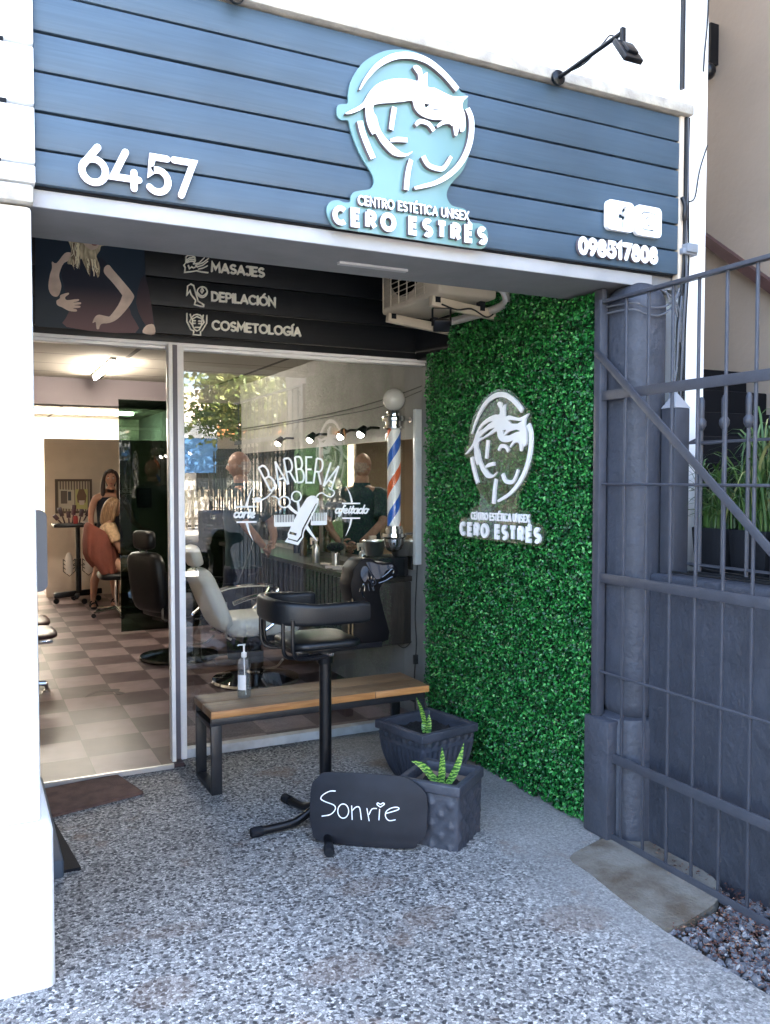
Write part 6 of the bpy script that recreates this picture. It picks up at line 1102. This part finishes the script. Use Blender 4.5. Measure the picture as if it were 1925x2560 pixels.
def hand(m, wrist, d, palm_n, s=1., curl=.5, thumb=1):
    """palm + five fingers: d = direction of fingers, palm_n = normal out of the palm"""
    d = V3(d).normalized(); pn = V3(palm_n); pn = (pn - d * pn.dot(d)).normalized(); sd = d.cross(pn); w = V3(wrist)
    v, f = skin([[(tuple(w), (.026 * s, .019 * s)), (tuple(w + d * .045 * s), (.036 * s, .015 * s)), (tuple(w + d * .085 * s), (.038 * s, .013 * s))]], 1); m.add(v, f)
    for k, L in zip((-1.5, -.5, .5, 1.5), (.068, .078, .074, .058)):
        a = w + d * .075 * s + sd * (k * .019 * s); ch = [(tuple(a), .0095 * s)]; ang = 0; q = a + d * .012 * s
        for st in range(3):
            ang += curl * (.5 + .25 * st); q = q + (d * math.cos(ang) + pn * math.sin(ang)) * L * s * (.45, .32, .25)[st]; ch.append((tuple(q), (.0088, .0078, .0066)[st] * s))
        v, f = skin([ch], 1); m.add(v, f)
    a = w + d * .03 * s - sd * thumb * .024 * s; b = a + (d * .6 - sd * thumb * .75 + pn * .25) * .04 * s; c = b + (d * .9 - sd * thumb * .25 + pn * .3) * .032 * s
    v, f = skin([[(tuple(a), .013 * s), (tuple(b), .0105 * s), (tuple(c), .0085 * s)]], 1); m.add(v, f)
# --- the barber: leaning back on the counter, hands behind him -----------------------------------------
def barber():
    X, Y, F = 2.11, 7.02, .02
    t = thing('person', 'bald person in a short sleeved teal shirt and jeans with hands clasped behind the back', 'person', (X, Y, F), R(-40), None, world=False)
    L = lambda x, y, z: (x, y, z)
    m = M(); up = []
    core = [((.0, 0, .95), .095), ((-.01, 0, 1.10), .09), ((-.015, 0, 1.28), .095), ((-.01, 0, 1.42), .085), ((.0, 0, 1.50), .06), ((-.015, 0, 1.56), .066), ((-.025, 0, 1.62), .064)]
    ch = [core]; hands = []
    for s_ in (-1, 1):
        sh = (.0, s_ * .19, 1.445); el = (.14, s_ * .285, 1.20); wr = (.235, s_ * .095, 1.0)
        ch.append([((-.01, 0, 1.42), .085), (sh, .058), ((.08, s_ * .245, 1.32), .050), (el, .043), ((.205, s_ * .20, 1.09), .038), (wr, .028)]); hands.append((s_, wr))
        kn = (-.06, s_ * .11, .50); an = (-.02, s_ * .13, .09)
        ch.append([((.0, 0, .95), .095), ((.0, s_ * .095, .86), .085), ((-.03, s_ * .10, .70), .08), (kn, .058), ((-.03, s_ * .12, .32), .055), (an, .038), ((-.02, s_ * .13, .03), .036), ((-.13, s_ * .15, .022), .030), ((-.19, s_ * .155, .02), .024)])
    v, f = skin(ch, 2); m.add(v, f); hc = (-.032, 0, 1.69); rt = head_shape(m, hc, R(180), R(4), 1.0)
    for s_, w in hands: hand(m, (w[0], w[1], w[2] + .012 * s_), (.10, -s_ * .9, -.42), (-.9, 0, .2), 1.0, .45, thumb=s_)
    b = m.build('body', SKIN2, t, sm=180)
    face_parts(b, hc, rt, 1.0, mat('lips_barber', (.25, .10, .08), .5))
    m = M(); n0 = len(m.v); m.ball((0, 0, 0), (.1045, .0755, .116), 24, 16)
    keep = []
    for i in range(n0, len(m.v)): x, y, z = m.v[i]; m.v[i] = tuple(rt @ Vector((x * (1.02 if x < 0 else .9), y * 1.02, z)) + V3(hc))
    m.f = [q for q in m.f if all((lambda p: p.x < .012 and p.z > -.075 + .9 * max(0, p.x + .06) and p.z < .045 - .35 * (p.x + .1))(rt.inverted() @ (V3(m.v[i]) - V3(hc))) for i in q)]; m.m = [0] * len(m.f)
    m.build('short_hair', mat('grey_stubble', (.34, .27, .235), .85, var=.25, vscale=60), t, sm=180)
    m = M(); loft(m, [(.01, 0, .82, .150, .195), (.005, 0, .93, .146, .188), (-.005, 0, 1.08, .136, .176), (-.01, 0, 1.27, .142, .198), (-.005, 0, 1.39, .128, .200), (.0, 0, 1.46, .095, .165), (-.004, 0, 1.505, .066, .078), (-.008, 0, 1.53, .06, .066)], wave=.035, k=5)
    for s_ in (-1, 1): m.tube(smooth3([(-.005, s_ * .12, 1.43), (.0, s_ * .195, 1.425), (.05, s_ * .232, 1.36), (.10, s_ * .256, 1.29), (.142, s_ * .270, 1.232)], 3), [.062, .066, .07, .072, .073, .073, .073, .072, .073, .073, .074, .075, .076], 16)
    m.build('shirt', TEALCLOTH, t, sm=180)
    m = M(); v, f = skin([[((-.06, .03, 1.535), (.016, .03)), ((-.055, -.03, 1.535), (.016, .03))]], 1); m.lathe([(.080, 1.485), (.084, 1.50), (.076, 1.538), (.072, 1.536)], (-.012, 0, 0), 20); m.build('collar', TEALCLOTH, t, sm=60)
    m = M(); loft(m, [(0, 0, .76, .112, .178), (0, 0, .85, .138, .182), (0, 0, .96, .136, .176)])
    for s_ in (-1, 1): loft(m, [(-.02, s_ * .13, .06, .066, .062), (-.03, s_ * .122, .28, .072, .07), (-.06, s_ * .113, .50, .080, .078), (-.03, s_ * .105, .70, .098, .092), (-.005, s_ * .095, .84, .118, .098)], n=20, wave=.03)
    m.build('jeans', DENIM, t, sm=180)
    for s_ in (-1, 1):
        m = M(); v, f = skin([[((.02, s_ * .13, .05), .048), ((-.08, s_ * .145, .045), .046), ((-.20, s_ * .158, .032), .036)]], 2); m.add([(a, b_, max(.0, c)) for a, b_, c in v], f); m.build('shoe', mat('brown_shoe_%d' % s_, (.10, .045, .025), .5), t, sm=180)
barber()
# --- the hairdresser standing at the back -----------------------------------------------------------------
def hairdresser():
    t = thing('person', 'long haired person in a sleeveless navy dress and sandals, smiling behind a seated client', 'person', (1.53, 10.86, .02), 0, None, world=False)
    m = M(); core = [((.03, 0, .90), .09), ((.03, 0, 1.05), .08), ((.035, 0, 1.22), .085), ((.045, -.01, 1.33), .075), ((.055, -.02, 1.40), .052), ((.06, -.03, 1.45), .050), ((.062, -.045, 1.50), .050)]
    ch = [core]
    sh = (-.115, -.01, 1.345); ch.append([((.045, -.01, 1.33), .075), (sh, .052), ((-.165, 0, 1.20), .043), ((-.175, -.01, 1.08), .037), ((-.165, -.05, .95), .033), ((-.15, -.07, .85), .025)])
    ch.append([((.045, -.01, 1.33), .075), ((.20, -.03, 1.34), .050), ((.27, -.10, 1.19), .042), ((.29, -.18, 1.06), .036), ((.33, -.34, 1.00), .032), ((.35, -.43, .98), .024)])
    for s_, an, kn in ((-1, (-.17, -.07, .10), (-.105, -.06, .47)), (1, (.10, .02, .10), (.085, -.03, .48))):
        ch.append([((.03, 0, .90), .09), ((.03 + s_ * .075, 0, .80), .088), (kn, .058), ((an[0] * .9, an[1], .32), .056), (an, .034), ((an[0], an[1] - .01, .035), .033), ((an[0] - .02 * s_ - .03, an[1] - .14, .028), .03)])
    v, f = skin(ch, 2); m.add(v, f); hc = (.058, -.055, 1.575); rt = head_shape(m, hc, R(-98), R(6), .93)
    hand(m, (-.15, -.07, .85), (.05, -.1, -1), (1, 0, 0), .92, .6, 1); hand(m, (.35, -.43, .98), (.4, -.85, -.1), (0, 0, -1), .92, .3, -1)
    b = m.build('body', SKIN, t, sm=180); face_parts(b, hc, rt, .93, mat('lips_hairdresser', (.35, .10, .09), .5))
    m = M(); n0 = len(m.v)
    dp = [(.55, .155, .125), (.70, .160, .13), (.90, .168, .135), (1.04, .132, .108), (1.20, .140, .115), (1.31, .132, .104), (1.345, .120, .090)]
    vs = []; N_ = 28
    for z, a, bb in dp:
        for j in range(N_): th = 2 * math.pi * j / N_; wv = 1 + (.05 * math.sin(th * 6 + z * 3) if z < .85 else 0); vs.append((.032 + a * math.cos(th) * wv, -.004 + bb * math.sin(th) * wv, z))
    m.add(vs, [(i * N_ + j, i * N_ + (j + 1) % N_, (i + 1) * N_ + (j + 1) % N_, (i + 1) * N_ + j) for i in range(len(dp) - 1) for j in range(N_)]); m.build('dress', NAVY, t, sm=180)
    m = M(); HAIR = mat('brown_hair', (.035, .014, .010), .5, col2=(.015, .007, .006), vscale=30, stretch=(4, 4, .4))
    hp_ = lambda x, y, z: tuple(Vector(hc) + rt @ (Vector((x, y, z)) * .93))
    ch = [[(hp_(-.02, 0, .06), (.082, .088)), (hp_(-.05, 0, .0), (.08, .088)), (hp_(-.075, 0, -.09), (.06, .085)), (hp_(-.085, 0, -.2), (.045, .08)), (hp_(-.09, 0, -.30), .035)]]
    for q in (-1, 1): ch.append([(hp_(.025, q * .035, .095), .035), (hp_(.035, q * .078, .045), .022), (hp_(.012, q * .092, -.03), .024), (hp_(.008, q * .100, -.12), .032), (hp_(.025, q * .100, -.20), .034), (hp_(.035, q * .095, -.29), .02)])
    for c_ in ch: v, f = skin([c_], 2); m.add(v, f)
    scalp(m, hc, rt, .93); m.build('hair', HAIR, t, sm=180)
    for an, yw in (((-.17, -.07), 0), ((.10, .02), 1)):
        m = M(); v, f = skin([[((an[0], an[1] + .05, .016), (.036, .016)), ((an[0] - .0, an[1] - .08, .016), (.042, .015)), ((an[0] - .02, an[1] - .19, .016), (.036, .013))]], 1); m.add(v, f)
        for dy, zz in ((-.10, .06), (-.02, .075)): m.tube(smooth3([(an[0] - .042, an[1] + dy, .02), (an[0] - .03, an[1] + dy, zz), (an[0] + .02, an[1] + dy, zz + .01), (an[0] + .042, an[1] + dy, .02)], 3), .010, 6)
        m.build('sandal', RUBBER, t, sm=60)
hairdresser()
# --- seated client -----------------------------------------------------------------------------------------
sc_ = thing('salon_chair', 'salon chair on a chrome star base with castors under the seated client', 'chair', (1.53, 10.05, .02), 0, None, world=False)
m = M(); slab_pad(m, (.02, 0, .47), (.46, .46, .09), Matrix.Identity(3)); m.build('seat', LEATHER, sc_, sm=80)
m = M(); slab_pad(m, (-.215, 0, .72), (.05, .34, .40), roty(R(-8))); m.build('backrest', LEATHER, sc_, sm=80)
m = M(); m.tube([(0, 0, .08), (0, 0, .43)], .025, 10); m.build('column', CHROME, sc_)
for k in range(5):
    a = R(200 + 72 * k); m = M(); m.tube([(0, 0, .10), (.29 * math.cos(a), .29 * math.sin(a), .065)], [.022, .013], 8); lg = m.build('leg', CHROME, sc_)
    m = M(); m.lathe([(0, -.012), (.026, -.012), (.026, .012), (0, .012)], (.29 * math.cos(a), .29 * math.sin(a), .03), 12, rot=rotx(R(90))); m.build('castor', RUBBER, lg)
def client():
    t = thing('person', 'blonde person in a cream lace top seated with a rust brown cape, facing right', 'person', (1.485, 10.05, .02), 0, None, world=False)
    m = M(); ch = [[((-.05, 0, .58), .10), ((-.06, 0, .72), .09), ((-.05, 0, .90), .09), ((-.04, 0, 1.02), .07), ((-.025, 0, 1.08), .048), ((-.01, 0, 1.14), .045), ((.0, 0, 1.18), .045)]]
    wr = []
    for s_ in (-1, 1):
        ch.append([((-.04, 0, 1.02), .07), ((-.04, s_ * .16, 1.0), .05), ((.02, s_ * .20, .85), .042), ((.08, s_ * .20, .74), .036), ((.20, s_ * .15, .70), .031), ((.27, s_ * .11, .69), .024)]); wr.append((s_, (.27, s_ * .11, .69)))
        ch.append([((-.05, 0, .58), .10), ((.06, s_ * .10, .57), .09), ((.24, s_ * .11, .56), .075), ((.40, s_ * .11, .53), .058), ((.43, s_ * .11, .33), .052), ((.42, s_ * .11, .09), .034), ((.43, s_ * .11, .035), .032), ((.54, s_ * .12, .028), .03)])
    v, f = skin(ch, 2); m.add(v, f); hc = (.022, 0, 1.245); rt = head_shape(m, hc, R(-8), R(4), .92)
    for s_, w in wr: hand(m, w, (.9, -s_ * .3, -.1), (0, 0, -1), .9, .4, -s_)
    b = m.build('body', SKIN, t, sm=180); face_parts(b, hc, rt, .92, mat('lips_client', (.32, .12, .10), .5))
    hp_ = lambda x, y, z: tuple(Vector(hc) + rt @ (Vector((x, y, z)) * .92)); m = M()
    ch = [[(hp_(.0, 0, .062), (.085, .08)), (hp_(-.035, 0, .02), (.092, .09)), (hp_(-.06, 0, -.06), (.078, .092)), (hp_(-.07, 0, -.16), (.065, .09)), (hp_(-.08, 0, -.25), (.05, .075))]]
    for q in (-1, 1): ch.append([(hp_(.03, q * .05, .08), .032), (hp_(.02, q * .08, .02), .028), (hp_(.0, q * .086, -.08), .032), (hp_(-.01, q * .08, -.18), .026)])
    for c_ in ch: v, f = skin([c_], 2); m.add(v, f)
    scalp(m, hc, rt, .92); m.build('hair', mat('blonde_hair', (.34, .21, .11), .5, col2=(.16, .085, .045), vscale=30, stretch=(4, 4, .4)), t, sm=180)
    m = M(); loft(m, [(-.05, 0, .54, .135, .165), (-.06, 0, .72, .12, .15), (-.05, 0, .90, .122, .165), (-.042, 0, .99, .105, .165), (-.035, 0, 1.05, .075, .12), (-.03, 0, 1.075, .06, .075)], wave=.02)
    for s_ in (-1, 1): m.tube(smooth3([(-.04, s_ * .10, 1.01), (-.04, s_ * .165, .995), (-.01, s_ * .195, .94), (.015, s_ * .205, .87)], 3), .062, 14)
    m.build('lace_top', mat('cream_lace', (.62, .42, .25), .8, bump=.8, bscale=60, var=.2, vscale=40), t, sm=180)
    # cape gathered round hips and chair back, hanging in folds
    m = M(); N_ = 60; vs = []; lv = [(.985, .165, .175, -.105), (.95, .185, .195, -.115), (.84, .20, .205, -.12), (.74, .205, .22, -.11), (.66, .19, .22, -.09), (.585, .15, .20, -.06)]
    for i, (z, a, bb, ox) in enumerate(lv):
        for j in range(N_):
            th = 2 * math.pi * j / N_; am = .012 + .03 * i / 5; w = 1 + am * math.sin(th * 9 + .7 * math.sin(th * 3)) + am * .6 * math.sin(th * 17 + i * .4)
            zz = z - (.12 * max(0, math.cos(th + 1.1)) + .03 * math.sin(th * 5)) * (i / 5) ** 2 + (.10 * max(0, -math.cos(th)) if i < 2 else 0)
            vs.append((ox + a * math.cos(th) * w * (.82 if math.cos(th) > 0 else 1), bb * math.sin(th) * w, zz))
    m.add(vs, [(i * N_ + (j + 1) % N_, i * N_ + j, (i + 1) * N_ + j, (i + 1) * N_ + (j + 1) % N_) for i in range(len(lv) - 1) for j in range(N_)]); m.build('cape', RUST, t, sm=180)
    for s_ in (-1, 1):
        m = M(); v, f = skin([[((.41, s_ * .11, .03), .036), ((.50, s_ * .118, .028), .038), ((.58, s_ * .122, .022), .03)]], 2); m.add([(a, b_, max(0, c)) for a, b_, c in v], f); m.build('shoe', mat('dark_shoe_%d' % s_, (.03, .02, .02), .5), t, sm=180)
client()
# ================================================================ ACROSS THE STREET (seen mirrored in the window)
hb = thing('house', 'sunlit pale house with a tan awning across the street', 'house', (8, -20, 0))
m = M(); m.box(-12, 22, -24, -19, 0, 4.6); m.build('wall', mat('pale_sunlit_render', (.70, .66, .58), .85), hb)
m = M(); m.box(-12, 22, -19.0, -17.9, 3.0, 3.35); m.build('awning', mat('orange_canvas', (.45, .20, .07), .8), hb)
for x in (-9, -5, -1, 3, 7, 11, 15):
    m = M(); m.box(x, x + 1.6, -18.998, -18.94, .9, 2.6); m.build('window', mat('dark_pane_%d' % x, (.03, .035, .04), .1), hb)
bb_ = thing('billboard', 'blue panel with white header on posts across the street', 'billboard', (5, -13, 0))
m = M(); m.box(3.9, 6.6, -14.9, -14.8, 1.75, 2.75); m.build('panel', mat('bright_blue_panel', (.08, .22, .45), .5), bb_)
m = M(); m.box(3.9, 6.6, -14.9, -14.79, 2.755, 3.25); m.build('header', WPAINT, bb_)
for x in (4.1, 6.4):
    m = M(); m.box(x - .05, x + .05, -14.9, -14.8, 0, 1.749); m.build('post', GREYM, bb_)
LM = mat_leaf('sunlit_leaves', [(0, (.05, .08, .012)), (.5, (.12, .16, .03)), (1, (.28, .28, .07))], .5)
for i, (x, y, h, r, lab) in enumerate(((2.2, -12.5, 5.2, 2.0, 'leafy street tree across the road, left of the blue panel'), (8.8, -13.5, 5.8, 2.4, 'tall leafy street tree across the road, right of the blue panel'), (6.0, -8.6, 4.4, 1.7, 'small leafy street tree on the near verge across from the shop'), (14.5, -13, 5.4, 2.2, 'leafy street tree farthest along the road'), (-4, -13, 5.5, 2.2, 'leafy street tree across the road, by the left neighbours'))):
    t = thing('street_tree', lab, 'tree', (x, y, 0), 0, 'street trees across the road')
    m = M(); m.tube(smooth3([(x, y, 0), (x + .1, y, 1.2), (x - .05, y + .1, 2.4), (x + .1, y, h * .75)], 4), [.17, .165, .16, .155, .15, .145, .14, .13, .12, .11, .10, .08, .05][:13], 9)
    for k in range(6): a = k * 1.05; m.tube([(x, y, 2.0 + .25 * k), (x + math.cos(a) * r * .4, y + math.sin(a) * r * .4, 2.8 + .3 * k), (x + math.cos(a) * r * .75, y + math.sin(a) * r * .75, 3.2 + .35 * k)], [.07, .045, .015], 6)
    m.build('trunk', mat('bark_%d' % i, (.11, .085, .065), .9, bump=.6, bscale=18), t)
    nn = 5000; cl_ = rng.normal(size=(26, 3)); cl_ /= np.linalg.norm(cl_, axis=1)[:, None]; cl_ = cl_ * np.array([r, r, r * .62]) * rng.uniform(.45, 1, (26, 1)) + np.array([x, y, h * .78])
    P = cl_[rng.integers(0, 26, nn)] + rng.normal(size=(nn, 3)) * np.array([.36, .36, .26]); leaf_mesh('crown', P, (0, 0, .6), .17, .085, t, LM, spread=1.)
pf = thing('palisade', 'pale timber picket fence across the street', 'fence', (2, -15.5, 0))
m = M(); m.box(-10, 18, -15.62, -15.58, .35, .43); m.box(-10, 18, -15.62, -15.58, .95, 1.03); m.build('rail', mat('pale_timber', (.42, .36, .27), .8), pf)
m = M(); xx_ = -10
while xx_ < 18: m.box(xx_, xx_ + .09, -15.575, -15.55, .05, 1.25); xx_ += .20
o = m.build('slats', bpy.data.materials['pale_timber'], pf)
ca = thing('parked_car', 'dark green car parked by the far kerb', 'car', (9, -11, 0), 0, None, world=False)
prof = [(-2.0, .35), (-2.05, .75), (-1.75, .88), (-1.05, .95), (-.55, 1.40), (.65, 1.42), (1.25, .98), (1.95, .85), (2.05, .6), (2.0, .35)]
m = M(); m.fill(prof, ((0, .8, 0), (1, 0, 0), (0, 0, 1), (0, -1, 0)), 0, -1.6, back=True) if False else m.fill(prof, ((0, -.8, 0), (1, 0, 0), (0, 0, 1), (0, -1, 0)), 0, -1.6, back=True); m.build('body', mat('dark_green_car_paint', (.02, .05, .045), .2, coat=1.), ca, bev=.06, seg=3)
for x in (-1.25, 1.25):
    for y in (-.78, .78):
        m = M(); m.lathe([(0, -.1), (.31, -.1), (.33, -.06), (.33, .06), (.31, .1), (0, .1)], (x, y, .31), 20, rot=rotx(R(90))); wv_ = m.build('wheel', RUBBER, ca)
for s_ in (-1, 1):
    m = M(); m.fill([(-.95, .98), (-.52, 1.34), (.6, 1.36), (1.08, 1.0)], ((0, s_ * .81, 0), (1, 0, 0), (0, 0, 1), (0, s_, 0)), .004, -.005, back=True); m.build('side_window', mat('car_glass_%d' % s_, (.02, .025, .03), .05), ca)

sg = thing('sandwich_sign', 'white notice boards stacked on a dark post across the street', 'sign', (4.45, -10.5, 0))
m = M(); m.box(4.38, 4.50, -10.56, -10.44, 0, 4.2); m.build('post', mat('dark_timber_post', (.03, .025, .022), .8), sg)
for i in range(5):
    m = M(); m.box(4.16, 4.62, -10.43, -10.40, 2.0 + i * .42, 2.32 + i * .42); m.build('board', WPAINT, sg)
